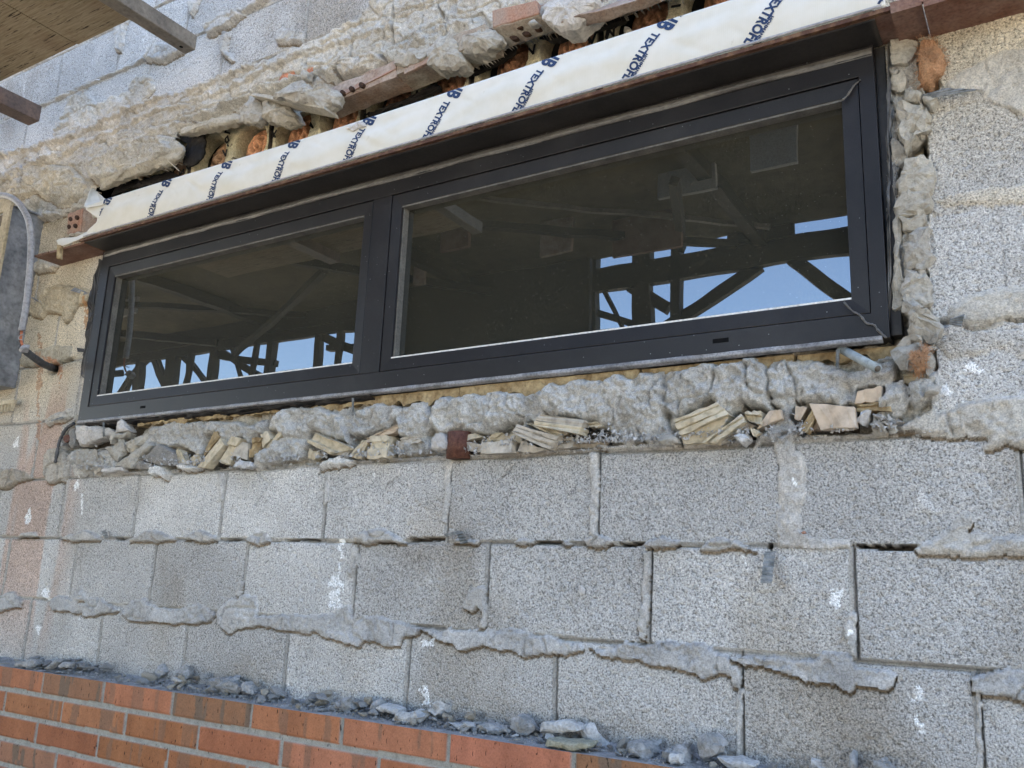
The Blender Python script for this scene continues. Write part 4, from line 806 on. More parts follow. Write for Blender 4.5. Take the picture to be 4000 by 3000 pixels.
strip('head_sealant', .06, 2.61, [(-.0215, .9755), (-.026, .983), (-.024, .992), (-.012, .9985)], M['butyl_grey'], win, wr=.0035, sc=10, seed=33, solid=.001)
strip('sill_caulk', .055, 2.60, [(-.0245, .3885), (-.0250, .381), (-.012, .3775)], M['caulk'], win, wr=.0018, sc=22, seed=34, solid=.001)
strip('sill_tar', .10, 1.35, [(-.018, .377), (-.012, .369), (.010, .366)], M['black'], win, wr=.006, sc=30, seed=35, solid=.002)
# strings of sealant on the mitres at the lower right corner
for pts in ([(3296, 1180), (3330, 1215), (3360, 1232), (3385, 1262), (3415, 1270), (3430, 1290), (3462, 1320)], [(3290, 392), (3312, 370), (3335, 335), (3362, 312)]):
    tube('sealant_bead', [P(x, y, -.022) for x, y in pts], .0022, M['butyl_grey'], win, 6, .4)
fl = chunk('sealing_flap', [(388, 1010), (425, 1012), (405, 1120), (380, 1230), (362, 1340), (350, 1430), (338, 1482), (325, 1480), (310, 1465), (322, 1400), (333, 1330), (338, 1260), (350, 1180), (352, 1130), (375, 1060)], -.014, .006, M['butyl'], parent=win, bulge=.001, rough=.003)
chunk('sealing_flap', [(420, 1012), (432, 1012), (405, 1130), (385, 1230), (372, 1330), (350, 1500), (335, 1640), (322, 1650), (335, 1500), (352, 1400), (370, 1290), (395, 1150)], -.008, .01, M['butyl'], parent=win, bulge=.001, rough=.002)
chunk('jamb_sealant', [(3468, 160), (3472, 170), (3476, 500), (3474, 900), (3480, 1150), (3474, 1240), (3478, 1300), (3466, 1300), (3465, 800)], -.012, .012, M['butyl_grey'], parent=win, bulge=.001, rough=.002)
# timber and foam blocking below the frame
def blocking(name, x0, x1, z0, z1, y, mat, label, seed):
    gx = np.linspace(x0, x1, int((x1-x0)/.006)+2); V = []; n = len(gx)
    for i, x in enumerate(gx):
        zb = z0+.018*mn.noise(Vector((x*18, seed, 0)))+.012*mn.noise(Vector((x*55, seed, 2))); 
        V += [(x, y, z1), (x, y+.004*mn.noise(Vector((x*25, seed, 5))), zb), (x, y+.05, zb+.004), (x, y+.05, z1)]
    Fc = []
    for i in range(n-1):
        for k in range(4): Fc.append((i*4+k, (i+1)*4+k, (i+1)*4+(k+1) % 4, i*4+(k+1) % 4))
    Fc += [(0, 1, 2, 3), (n*4-1, n*4-2, n*4-3, n*4-4)]
    return tag(link(name, pymesh(name, V, Fc), mat), label, 'blocking')
for i, (a, b, dz, y, mt, lb_) in enumerate(((.36, .78, .0, -.004, 'wood', 'tan foam strip under the left quarter of the window frame'), (.785, 1.15, .004, .004, 'wood', 'tan foam strip with drips left of the middle screw'), (1.155, 1.62, -.006, -.002, 'wood', 'ragged tan foam strip below the window mullion'),
        (1.625, 2.10, -.002, -.006, 'wood', 'smooth tan foam strip under the middle of the right pane'), (2.105, 2.43, .004, .0, 'wood', 'split tan foam strip above the tile stack'), (2.435, 2.655, .008, .012, 'wood', 'grainy timber strip under the right corner of the window'))):
    blocking('blocking_strip', a, b, .357+dz-(.012 if a > 1.6 else 0), .376, y, M[mt], lb_, i*3.1)

# ---------------------------------------------------------------- tile pieces, chunks and bits packed under the window
GT = 'broken cream tile pieces packed under the window'
RB = [(0, 0), (.18, 0), (.20, .004), (.30, .004), (.32, 0), (.60, 0), (.62, .004), (.70, .004), (.72, 0), (1, 0)]
RB2 = [(0, .0), (.25, 0), (.27, .006), (.55, .006), (.57, .0), (1, 0)]
LP = [(0, 0), (.30, .0), (.34, .012), (.95, .012), (1, .004)]
tiles = [([(1197, 1728), (1285, 1773), (1375, 1752), (1218, 1686)], -.028, .03, 'cream', LP, 'L shaped cream tile piece with two dark specks under the large smooth mortar hump'),
 ([(1208, 1752), (1250, 1770), (1225, 1798), (1202, 1790)], -.012, .02, 'cream', None, 'small cream tile corner below the L shaped tile'),
 ([(1310, 1722), (1382, 1745), (1350, 1782), (1290, 1770)], -.012, .03, 'cream_grey', None, 'dusty tile end right behind the L shaped tile'),
 ([(1415, 1718), (1365, 1785), (1408, 1792), (1440, 1722)], -.020, .03, 'cream', RB, 'ribbed tile strip leaning beside the square tile block'),
 ([(1448, 1703), (1520, 1700), (1508, 1788), (1430, 1793)], -.026, .05, 'cream', RB2, 'square cream tile block with shallow ledges'),
 ([(1428, 1712), (1547, 1656), (1547, 1684), (1432, 1728)], -.024, .03, 'peach', RB2, 'pinkish tile bar slanting over the square tile block'),
 ([(1562, 1712), (1620, 1700), (1650, 1722), (1572, 1750)], -.012, .03, 'cream_grey', RB, 'rounded ribbed tile end left of the rusty pipe stub'),
 ([(1555, 1722), (1572, 1722), (1580, 1772), (1558, 1786)], -.010, .02, 'cream_grey', None, 'thin cracked tile sliver below the rounded ribbed tile end'),
 ([(1825, 1695), (1860, 1691), (1885, 1706), (1820, 1722)], -.020, .03, 'cream', None, 'small cream tile cube on top right of the rusty stub'),
 ([(1812, 1725), (1885, 1735), (1880, 1766), (1812, 1756)], -.020, .03, 'cream_grey', None, 'short tile brick with hairline scratches beside the rusty stub'),
 ([(1880, 1732), (2000, 1718), (1995, 1765), (1878, 1773)], -.026, .04, 'cream_grey', None, 'long dusty tile piece with chipped right end'),
 ([(1870, 1730), (1935, 1688), (2040, 1695), (2035, 1735)], -.004, .03, 'cream', RB2, 'curved tile face set back above the long dusty piece'),
 ([(2000, 1690), (2148, 1757), (2185, 1706), (2020, 1658)], -.034, .045, 'cream_grey', RB, 'big ribbed tile slab slanting down to the right'),
 ([(2047, 1654), (2185, 1706), (2230, 1692), (2110, 1655)], -.018, .03, 'cream', RB, 'narrow ribbed tile edge behind the big slanting slab'),
 ([(2088, 1644), (2088, 1664), (2262, 1693), (2270, 1667)], -.040, .04, 'cream', None, 'front edge tile bar lying over the big slanting slab'),
 ([(2088, 1643), (2110, 1619), (2283, 1641), (2270, 1666)], -.0395, .03, 'cream_grey', None, 'grey topped tile bar just under the mortar overhang'),
 ([(2296, 1650), (2353, 1648), (2353, 1667), (2296, 1669)], -.012, .03, 'cream', RB2, 'small cream tile block tucked under mortar right of the bars'),
 ([(2036, 1723), (2135, 1755), (2080, 1768), (2020, 1766)], -.016, .03, 'cream_grey', None, 'flat dusty tile wedge beneath the big slanting slab'),
 ([(2205, 1712), (2240, 1706), (2236, 1746), (2168, 1753)], -.018, .03, 'cream_grey', RB2, 'notched tile end right under the big slab corner'),
 ([(2243, 1723), (2362, 1715), (2350, 1745), (2243, 1750)], -.008, .03, 'cream_grey', LP, 'low flat tile strip resting on the block top'),
 ([(2626, 1640), (2800, 1572), (2846, 1616), (2661, 1702)], -.036, .045, 'cream', RB, 'upper of the two large tiles slanting up right of the mortar mass'),
 ([(2661, 1706), (2850, 1627), (2790, 1728), (2669, 1734)], -.022, .03, 'cream', None, 'plain tile face below the upper large slanting tile'),
 ([(2736, 1728), (2894, 1619), (2908, 1645), (2795, 1731)], -.032, .03, 'cream', RB2, 'lower of the two large tiles slanting up to the right'),
 ([(2797, 1731), (2910, 1648), (2950, 1664), (2850, 1728)], -.014, .03, 'cream_grey', RB, 'shaded ribbed tile flank beneath the lower large tile'),
 ([(2905, 1607), (2972, 1604), (2968, 1660), (2909, 1637)], -.028, .035, 'cream', LP, 'stubby tile end with a sloped top right of the large tiles'),
 ([(3004, 1607), (3051, 1600), (3055, 1633), (2957, 1676)], -.022, .03, 'peach', None, 'pink tile scrap half covered by mortar'),
 ([(2929, 1674), (2950, 1676), (2972, 1688), (2941, 1705)], -.030, .015, 'cream', None, 'small pointed tile chip in front of the pink scrap'),
 ([(3106, 1584), (3154, 1592), (3130, 1640), (3106, 1640)], -.018, .03, 'peach', None, 'pinkish grey tile corner left of the upright stick'),
 ([(3177, 1600), (3188, 1628), (3150, 1688), (3126, 1678)], -.028, .03, 'wood', None, 'yellowish stone stick leaning against the peach slab'),
 ([(3185, 1631), (3201, 1676), (3180, 1682), (3160, 1680)], -.012, .02, 'peach', None, 'narrow dark pink tile strip behind the leaning stick'),
 ([(3160, 1572), (3335, 1588), (3346, 1668), (3205, 1680)], -.030, .025, 'peach', None, 'large smooth peach stone slab with scratches'),
 ([(3354, 1527), (3445, 1507), (3443, 1568), (3336, 1574)], -.016, .025, 'peach', None, 'peach stone slab higher up at the right end of the infill'),
 ([(3343, 1579), (3478, 1568), (3478, 1604), (3350, 1610)], -.010, .04, 'wood', RB2, 'rough yellow stone course under the upper peach slab'),
 ([(842, 1673), (858, 1706), (790, 1791), (815, 1730)], -.010, .02, 'wood', None, 'narrow tan tile shard at the left, behind the first leaning bar'),
 ([(861, 1711), (874, 1740), (799, 1828), (766, 1824)], -.026, .03, 'cream', None, 'leftmost long cream tile bar leaning to the right'),
 ([(903, 1704), (942, 1713), (876, 1816), (842, 1800)], -.026, .035, 'cream', LP, 'second leaning cream tile bar with a grey shaded flank'),
 ([(967, 1732), (934, 1723), (906, 1777), (962, 1799)], -.022, .03, 'cream_grey', None, 'grey polished tile triangle with a pale chipped tip'),
 ([(984, 1711), (1017, 1706), (1007, 1777), (969, 1790)], -.024, .035, 'wood', RB2, 'upright tan tile with rough broken left face'),
 ([(1016, 1697), (1043, 1682), (1056, 1711), (1026, 1750)], -.020, .035, 'cream', None, 'small tan tile block right of the upright tan tile'),
 ([(1095, 1680), (1097, 1697), (993, 1808), (986, 1812)], -.020, .02, 'cream', None, 'thin cream edge running down the smooth mortar hump'),
 ([(685, 1756), (706, 1758), (730, 1812), (694, 1810)], -.016, .02, 'cream', None, 'tan tile strip left of the dark square pocket'),
 ([(745, 1784), (771, 1773), (787, 1796), (752, 1822)], -.014, .02, 'cream', None, 'small tan tile fragment inside the dark square pocket'),
 ([(868, 1800), (893, 1778), (905, 1800), (895, 1818)], -.018, .02, 'cream', None, 'tiny cream tile tip below the grey triangle'),
 ([(365, 1840), (390, 1826), (402, 1836), (370, 1854)], -.024, .02, 'cream_grey', None, 'flat tan tile sliver at the left end of the block top')]
for i, (pp, y, dp, mt, pr_, lb_) in enumerate(tiles):
    a, b, c, d = pp; t = .006*(1 if i % 2 else -1)
    rbox('tile_piece', [(a[0], a[1], y), (b[0], b[1], y-t*.6), (c[0], c[1], y+t), (d[0], d[1], y+.004)], dp, M[mt], lb_, 'tile', GT, pr_, .0009, .0020, seed=i)
GS = 'stone and mortar lumps packed round the window'
stones = [([(295, 1659), (365, 1663), (436, 1678), (425, 1700), (389, 1715), (306, 1745), (292, 1706)], -.022, .05, 'chunk_pale', 'pale wedge shaped stone under the left corner of the frame', .004),
 ([(458, 1642), (475, 1640), (480, 1665), (498, 1682), (470, 1685), (446, 1690), (455, 1665)], -.032, .04, 'chunk_pale', 'upright white stone splinter touching the frame bottom', .004),
 ([(446, 1688), (497, 1684), (480, 1710), (446, 1715), (429, 1738), (427, 1715)], -.028, .04, 'chunk', 'grey lower half of the splintered stone near the left corner', .004),
 ([(550, 1791), (621, 1732), (687, 1772), (692, 1812), (611, 1817)], -.020, .06, 'chunk_dark', 'dark diamond shaped block fragment with rough face', .003),
 ([(417, 1758), (479, 1711), (484, 1763), (446, 1808)], -.014, .05, 'chunk', 'rough grey lump left of the slanting mortar slab', .008),
 ([(493, 1730), (564, 1697), (555, 1730), (507, 1772), (484, 1763)], -.022, .05, 'chunk_tan', 'rounded tan mortar roll above the slanting slab', .008),
 ([(440, 1822), (520, 1765), (575, 1720), (590, 1740), (540, 1790), (515, 1830)], -.026, .04, 'chunk', 'slanting smooth mortar slab beside the dark diamond fragment', .003),
 ([(512, 1832), (540, 1795), (590, 1812), (590, 1832)], -.018, .04, 'chunk_dark', 'dark triangular fragment under the diamond fragment', .003),
 ([(300, 1772), (360, 1752), (410, 1790), (400, 1840), (330, 1850), (290, 1820)], -.012, .05, 'chunk', 'bumpy grey mortar pile under the wedge shaped stone', .012),
 ([(270, 1680), (292, 1672), (296, 1740), (280, 1752), (268, 1735)], -.020, .04, 'chunk_dark', 'dark narrow stone beside the maroon brick bit', .004),
 ([(396, 1842), (400, 1830), (470, 1822), (475, 1838), (420, 1846)], -.034, .03, 'chunk_pale', 'flat pale stone slice lying on the block top near the left', .003),
 ([(1680, 1710), (1700, 1692), (1725, 1690), (1745, 1720), (1738, 1755), (1705, 1766), (1678, 1755)], -.036, .04, 'chunk_pale', 'round white stone left of the rusty pipe stub', .004),
 ([(920, 1806), (935, 1800), (975, 1802), (985, 1822), (950, 1828), (905, 1825)], -.036, .03, 'rubble2', 'pale crumb slab below the upright tan tile', .003),
 ([(2570, 1700), (2600, 1690), (2640, 1700), (2655, 1725), (2620, 1738), (2580, 1732)], -.028, .03, 'chunk', 'grey rounded stone at the foot of the large tiles', .006),
 ([(2870, 1715), (2890, 1690), (2915, 1695), (2930, 1715), (2910, 1728), (2880, 1727)], -.030, .03, 'rubble2', 'fuzzy white crumb in front of the shaded tile flank', .006),
 ([(3360, 1608), (3390, 1605), (3395, 1640), (3370, 1665), (3350, 1650)], -.022, .03, 'chunk_pale', 'white stone lump right of the large peach slab', .006),
 ([(3400, 1612), (3450, 1618), (3470, 1640), (3430, 1640)], -.026, .02, 'chunk_dark', 'thin dark slate flake right of the white lump', .002),
 ([(3400, 1660), (3420, 1630), (3450, 1660), (3450, 1692), (3410, 1695)], -.018, .04, 'chunk', 'grey mortar lump under the dark slate flake', .008),
 ([(3455, 1640), (3500, 1625), (3510, 1680), (3490, 1692), (3462, 1690)], -.016, .04, 'chunk', 'cracked mortar lump at the far right of the block top', .008),
 ([(3602, 1545), (3640, 1508), (3668, 1500), (3665, 1530), (3640, 1546)], -.030, .015, 'chunk', 'flat pointed grey flake leaning on the wall at lower right', .003),
 ([(3505, 1635), (3530, 1650), (3500, 1660)], -.03, .01, 'chunk_dark', 'small dark chip near the cracked mortar lump', .002),
 ([(3480, 155), (3540, 148), (3578, 165), (3572, 210), (3545, 255), (3490, 250)], -.010, .06, 'chunk_tan', 'square tan mortar piece at the top of the right jamb', .004),
 ([(3475, 278), (3505, 275), (3500, 296), (3480, 296)], -.008, .05, 'chunk', 'small flat piece between the two top jamb pieces', .003),
 ([(3482, 295), (3530, 280), (3541, 310), (3520, 360), (3482, 345)], -.010, .06, 'chunk_tan', 'second tan mortar piece down the right jamb', .004),
 ([(3530, 350), (3560, 338), (3600, 360), (3598, 392), (3560, 400), (3530, 395)], -.014, .05, 'chunk_tan', 'fist sized mortar knob above the big jamb stone', .006),
 ([(3505, 450), (3515, 415), (3545, 398), (3600, 402), (3622, 440), (3618, 500), (3580, 540), (3535, 560), (3512, 505)], -.020, .06, 'chunk_tan', 'biggest rounded mortar stone halfway up the right jamb', .008),
 ([(3612, 385), (3640, 365), (3674, 380), (3665, 402), (3632, 424)], -.012, .05, 'chunk_tan', 'mortar knob jammed between jamb and wall under the flat tie', .005),
 ([(3478, 370), (3510, 360), (3515, 400), (3500, 440), (3478, 440)], -.0, .05, 'chunk', 'grey mortar knob against the frame below the second piece', .008),
 ([(3525, 668), (3540, 622), (3600, 605), (3645, 635), (3642, 680), (3632, 745), (3510, 745)], -.014, .06, 'chunk_tan', 'broad mortar piece below the exposed tan panel', .005),
 ([(3498, 810), (3520, 752), (3622, 750), (3626, 800), (3610, 838), (3515, 842)], -.016, .06, 'chunk_tan', 'mortar piece under the hairline crack in the right jamb', .006),
 ([(3514, 852), (3560, 845), (3612, 842), (3605, 872), (3570, 902), (3530, 895)], -.014, .05, 'chunk_tan', 'small rounded mortar piece in the middle of the jamb', .006),
 ([(3556, 912), (3618, 888), (3626, 950), (3642, 990), (3610, 1042), (3535, 1050), (3542, 980)], -.018, .06, 'chunk', 'knobbly mortar piece with a vertical crease in the jamb', .007),
 ([(3530, 1062), (3600, 1055), (3622, 1100), (3622, 1182), (3570, 1192), (3530, 1130)], -.016, .06, 'chunk', 'mortar piece level with the lower right glass corner', .008),
 ([(3528, 1150), (3600, 1190), (3665, 1250), (3672, 1290), (3640, 1332), (3570, 1312), (3540, 1240)], -.022, .06, 'chunk', 'slanting rough mortar tongue low on the right jamb', .010),
 ([(3500, 840), (3512, 838), (3520, 900), (3505, 1000), (3530, 1080), (3526, 1192), (3490, 1195), (3486, 1000), (3492, 880)], -.008, .05, 'chunk_tan', 'long flat mortar strip beside the frame in the jamb', .004),
 ([(3476, 440), (3505, 500), (3510, 560), (3530, 600), (3525, 640), (3480, 640)], .004, .05, 'chunk', 'glossy grey mortar run beside the frame', .007),
 ([(3480, 640), (3515, 650), (3520, 730), (3500, 820), (3480, 825)], .004, .05, 'chunk_dark', 'dark grit strip along the frame under the glossy run', .007)]
for i, (pp, y, dp, mt, lb_, ro) in enumerate(stones):
    if pp[0][0] > 3470 and pp[0][1] < 1300:
        mx_, my_ = sum(p[0] for p in pp)/len(pp), sum(p[1] for p in pp)/len(pp); pp = [(mx_+(p[0]-mx_)*1.15, my_+(p[1]-my_)*1.12) for p in pp]
    chunk('packing_stone', pp, y, dp, M[mt], lb_, 'stone', .005 if dp > .03 else .003, ro*.62, GS, seed=i*5)
tag(chunk('brick_bit', [(247, 1711), (266, 1694), (281, 1701), (278, 1722), (262, 1733), (250, 1724)], -.020, .03, M['rust_dark'], bulge=.003, rough=.002), 'small maroon brick bit beside the drooping black cable', 'brick bit')
rbox('foam_panel', [(3525, 560, .035), (3608, 530, .035), (3608, 640, .035), (3510, 740, .035)], .01, M['cream'], 'tan board exposed between mortar pieces in the right jamb', 'board')
rbox('foam_panel', [(3523, 1195, .03), (3545, 1195, .03), (3565, 1400, .03), (3523, 1340, .03)], .01, M['peach'], 'pink tan board low in the right jamb beside the frame corner', 'board')
rbox('foam_panel', [(3527, 1460, .01), (3600, 1450, .01), (3598, 1500, .01), (3527, 1500, .01)], .02, M['cream'], 'cream board stub under the twisted wool in the lower jamb', 'board', prof=RB2)
chunk('dark_gap_sheet', [(3480, 1200), (3520, 1195), (3522, 1330), (3480, 1335)], .03, .01, M['black'], 'black sheet for the shaded hollow beside the lower right frame corner', 'gap shade', .001, .002)  # black sheet paints the shade of this jamb gap
# wool tufts at the jamb
for nm, pp, y, lb_ in (('wool_tuft', [(3600, 155), (3640, 150), (3660, 185), (3695, 210), (3702, 250), (3670, 300), (3640, 335), (3600, 330), (3585, 280), (3590, 210)], -.012, 'fluffy orange mineral wool tuft bulging at the top of the right jamb'),
                       ('wool_tuft', [(3560, 1440), (3585, 1380), (3625, 1355), (3635, 1385), (3610, 1430), (3580, 1450)], -.030, 'small twisted orange wool wisp in the lower jamb')):
    o = chunk(nm, pp, y, .05, M['wool'], lb_, 'insulation', .022, .006)
    vv_ = [v.co.copy() for v in o.data.vertices]; cc_ = sum(vv_, Vector())/len(vv_); FV, FF = [], []
    for _ in range(1600):
        p = random.choice(vv_); n_ = (p-cc_).normalized(); q = p+Vector([random.uniform(-.005, .005) for _ in range(3)])
        t_ = n_.cross(Vector([random.gauss(0, 1) for _ in range(3)])).normalized(); e_ = n_*random.uniform(.001, .006)+t_*random.uniform(.004, .012); w__ = t_.cross(n_).normalized()*.0004; k = len(FV)
        FV += [q-w__, q+w__, q+e_*.6+n_*.002+w__, q+e_, q+e_*.6+n_*.002-w__]; FF += [(k, k+1, k+2, k+4), (k+4, k+2, k+3)]
    link('fibres', pymesh('fibres', FV, FF), M['wool'], o); md = o.modifiers.new('sub', 'SUBSURF'); md.levels = md.render_levels = 1
chunk('mortar_twist', [(3505, 1350), (3540, 1310), (3600, 1320), (3650, 1350), (3660, 1420), (3620, 1460), (3560, 1445), (3515, 1400)], -.018, .05, M['chunk'], 'gnarled brown grey mortar clump around the orange wisp', 'mortar chunk', .014, .010)
# rusty stub, screws, tube, ties
c = P(1785, 1730, -.02); beam('pipe_stub', (c[0], -.012, .198), (c[0], -.012, .262), .062, .05, M['rust_dark'], rnd=True, n=20)
tag(D.objects['pipe_stub'], 'rusty brown round pipe stub standing on the block top', 'pipe')
for (x, y0_, y1_, Y, lb_) in ((405, 1650, 1706, -.026, 'thin rusty screw in front of the pale wedge stone'), (1379, 1556, 1624, -.02, 'threaded screw hanging below the frame near the mullion'), (3272, 1368, 1442, -.02, 'threaded screw under the frame beside the slanting grey tube')):
    a, b = Vector(P(x, y0_, Y)), Vector(P(x-1, y1_, Y)); sc_ = tag(empty('screw', a), lb_, 'screw', 'screws below the window frame')
    beam('shank', a, b, .0035, .0035, M['galv_bright'], sc_, rnd=True, n=8)
    n = int((a-b).length/.0028)
    V, Fc = [], []
    for k in range(n):
        p = a.lerp(b, k/n); j = len(V)
        for q in range(8): t = 2*math.pi*q/8; V += [p+Vector((math.cos(t)*.0036, math.sin(t)*.0036, .0004)), p+Vector((math.cos(t)*.0036, math.sin(t)*.0036, -.0008))]
        Fc += [(j+2*q, j+2*((q+1) % 8), j+2*((q+1) % 8)+1, j+2*q+1) for q in range(8)]+[tuple(j+2*q for q in range(8)), tuple(j+2*q+1 for q in range(8))[::-1]]
    link('thread', pymesh('thread', V, Fc), M['galv_bright'], sc_)
pa, pb = P(3285, 1362, .0), P(3428, 1440, -.07)
tt_ = tag(empty('backer_tube', pa), 'grey round tube slanting out below the right corner of the frame', 'tube')
beam('tube_body', pa, pb, .017, .017, M['pipe'], tt_, rnd=True, n=16)
dv = Vector(pb)-Vector(pa); beam('tube_mouth', pb, Vector(pb)+dv.normalized()*.0008, .012, .012, M['core'], tt_, rnd=True, n=16)
# corrugated wall ties
def tie(name, corners, label, ncor=6, amp=.0022, mat='galv_bright', group='galvanised wall ties'):
    a, b, c, d = [Vector(P(x, y, Y)) for x, y, Y in corners]; V = []; n = ncor*4
    nn = (b-a).cross(d-a).normalized()
    for i in range(n+1):
        t = i/n; o_ = nn*amp*math.sin(t*ncor*2*math.pi); V += [a.lerp(d, t)+o_, b.lerp(c, t)+o_]
    Fc = [(2*i, 2*i+1, 2*i+3, 2*i+2) for i in range(n)]
    o = link(name, pymesh(name, V, Fc), M[mat]); md = o.modifiers.new('t', 'SOLIDIFY'); md.thickness = .0012
    if label: tag(o, label, 'wall tie', group)
    return o
tie('wall_tie', [(2988, 2155, -.004), (3030, 2152, -.004), (3015, 2280, -.055), (2972, 2276, -.055)], 'bent galvanised strap hanging from the joint at right of centre', 7)
tie('wall_tie', [(1735, 2086, -.004), (1790, 2072, -.030), (1800, 2080, -.032), (1745, 2098, -.004)], 'upper leaf of the bent strap under the middle of the sill course', 2, .0005)
tie('wall_tie', [(1782, 2078, -.030), (1805, 2074, -.030), (1830, 2118, -.024), (1800, 2124, -.024)], 'folded down strap tail at the joint below the middle blocks', 4)
tie('wall_tie', [(3712, 1245, -.016), (3768, 1226, -.016), (3755, 1276, -.016), (3708, 1265, -.016)], 'square corrugated tie plate with a rust spot right of the window', 4)
tie('wall_tie', [(275, 1135, -.03), (292, 1122, -.03), (365, 1150, -.004), (362, 1160, -.004)], 'dark corrugated tie sticking out left of the window', 8, .0012, 'galv')
tie('wall_tie', [(118, 1160, -.025), (126, 1160, -.025), (186, 1188, -.004), (180, 1196, -.004)], 'thin corrugated tie near the conduit at left', 8, .0012, 'galv')
tie('wall_tie', [(300, 1358, -.018), (330, 1362, -.004), (328, 1376, -.004), (303, 1374, -.018)], 'short dark tie stub beside the black flap', 2, .0008, 'hose')
tie('wall_tie', [(3600, 370, -.016), (3690, 345, -.024), (3830, 350, -.03), (3640, 382, -.018)], 'flat twisted tie pointing right from the top of the jamb', 3, .001)
tie('wall_tie', [(200, 1640, -.026), (246, 1626, -.026), (246, 1632, -.026), (202, 1646, -.026)], 'thin bright tie end left of the window sill corner', 2, .0004)
tie('wall_tie', [(396, 2075, -.02), (412, 2070, -.02), (425, 2098, -.014), (410, 2104, -.014)], 'curled small strap in the joint under the left blocks', 3, .001)
tag(tube('hanging_cable', [P(x, y, -.02) for x, y in ((288, 1655), (262, 1672), (240, 1705), (228, 1740), (220, 1780), (216, 1808))], .0055, M['hose'], n=8, rough=.25), 'drooping frayed black cable at the left corner of the sill', 'cable')
rbox('timber_shim', [(222, 955, -.112), (236, 958, -.112), (232, 1010, -.112), (220, 1010, -.112)], .012, M['wood'], 'small timber shim hanging at the left end of the lintel', 'shim')
chunk('pebble', [(2261, 2292), (2272, 2288), (2282, 2305), (2282, 2322), (2268, 2326), (2262, 2310)], -.006, .008, M['chunk_pale'], 'small pale pebble stuck on the block face below centre', 'pebble', .004, .001)
chunk('brick_bit', [(3130, 2078), (3140, 2072), (3152, 2085), (3138, 2086)], -.014, .008, M['red_brick'], 'tiny red brick splinter at the foot of the wide vertical mortar smear', 'brick bit', .002, .001)
tube('straw', [P(648, 620, -.062), P(675, 645, -.064), P(700, 668, -.062)], .0012, M['cream'], n=5); tag(D.objects['straw'], 'dry straw stuck on the mortar lump left of the cavity', 'straw')

# ---------------------------------------------------------------- left box with conduit
bx = tag(empty('vent_box', (-.6, -.06, .6)), 'galvanised steel box with a tan front frame cut by the left side', 'box')
boxes('side_panel', [(-.412, -.406, -.125, .0, .575, 1.222), (-.9, -.406, -.125, -.002, .545, .5745)], M['galv'], bx)
boxes('top_lip', [(-.414, -.392, -.118, -.004, 1.222, 1.227)], M['galv'], bx)
boxes('front_frame', [(-.445, -.399, -.137, -.1265, .575, 1.262), (-.9, -.4455, -.136, -.1265, 1.205, 1.262)], M['bead_wood'], bx, .002)
boxes('louvre', [(-.9, -.448, -.133, -.1270, z, z+.05) for z in (.62, .70, .78, .86, .94, 1.02, 1.10)], M['bead_wood'], bx, .002)
boxes('box_interior', [(-.9, -.414, -.1255, -.01, .60, 1.20)], M['core'], bx)
cd = tag(empty('conduit', P(100, 1000, -.19)), 'grey flexible conduit looping down with torn end and orange wires', 'conduit')
tube('conduit_body', [P(x, y, -.185) for x, y in ((-60, 745), (0, 762), (35, 768), (70, 790), (98, 830), (116, 880), (122, 950), (118, 1040), (110, 1130), (100, 1210), (85, 1292))], .0112, M['conduit'], cd, 14, .02)
for dx, mt in ((0, 'copper'), (5, 'copper'), (-3, 'hose')):
    tube('wire', [P(x+dx, y, -.185+dx*.0006) for x, y in ((82, 1288), (80, 1305), (78, 1325), (84, 1350))], .0028, M[mt], cd, 7)
tube('twisted_wire', [P(x, y, -.19) for x, y in ((92, 1305), (76, 1312), (74, 1325), (88, 1328))], .0015, M['conduit'], cd, 6)
hs = tag(empty('hose', P(90, 1360, -.18)), 'black hose sleeve running from the wires into a round wall hole', 'hose')
tube('hose_body', [P(84, 1358, -.18), P(108, 1378, -.15), P(140, 1402, -.11), P(175, 1425, -.06), P(215, 1440, .03)], .0125, M['hose'], hs, 14, .03)
chunk('torn_rim', [(75, 1360), (84, 1345), (97, 1346), (98, 1362), (84, 1378)], -.195, .02, M['conduit'], parent=hs, bulge=.004, rough=.003)
cb = tag(empty('comb_strip', P(30, 1590, -.02)), 'yellow scalloped plastic strip under the box at far left', 'strip')
V, Fc = [], []
a0 = P(-60, 1592, -.03); a1 = P(56, 1562, -.03)
boxes('strip_top', [(a0[0], a1[0], -.034, -.02, .478, .492)], M['cream'], cb)
for k in range(9):
    x = a1[0]-.006-k*.021; boxes('tooth', [(x-.005, x, -.033, -.021, .452, .4775)], M['cream'], cb)

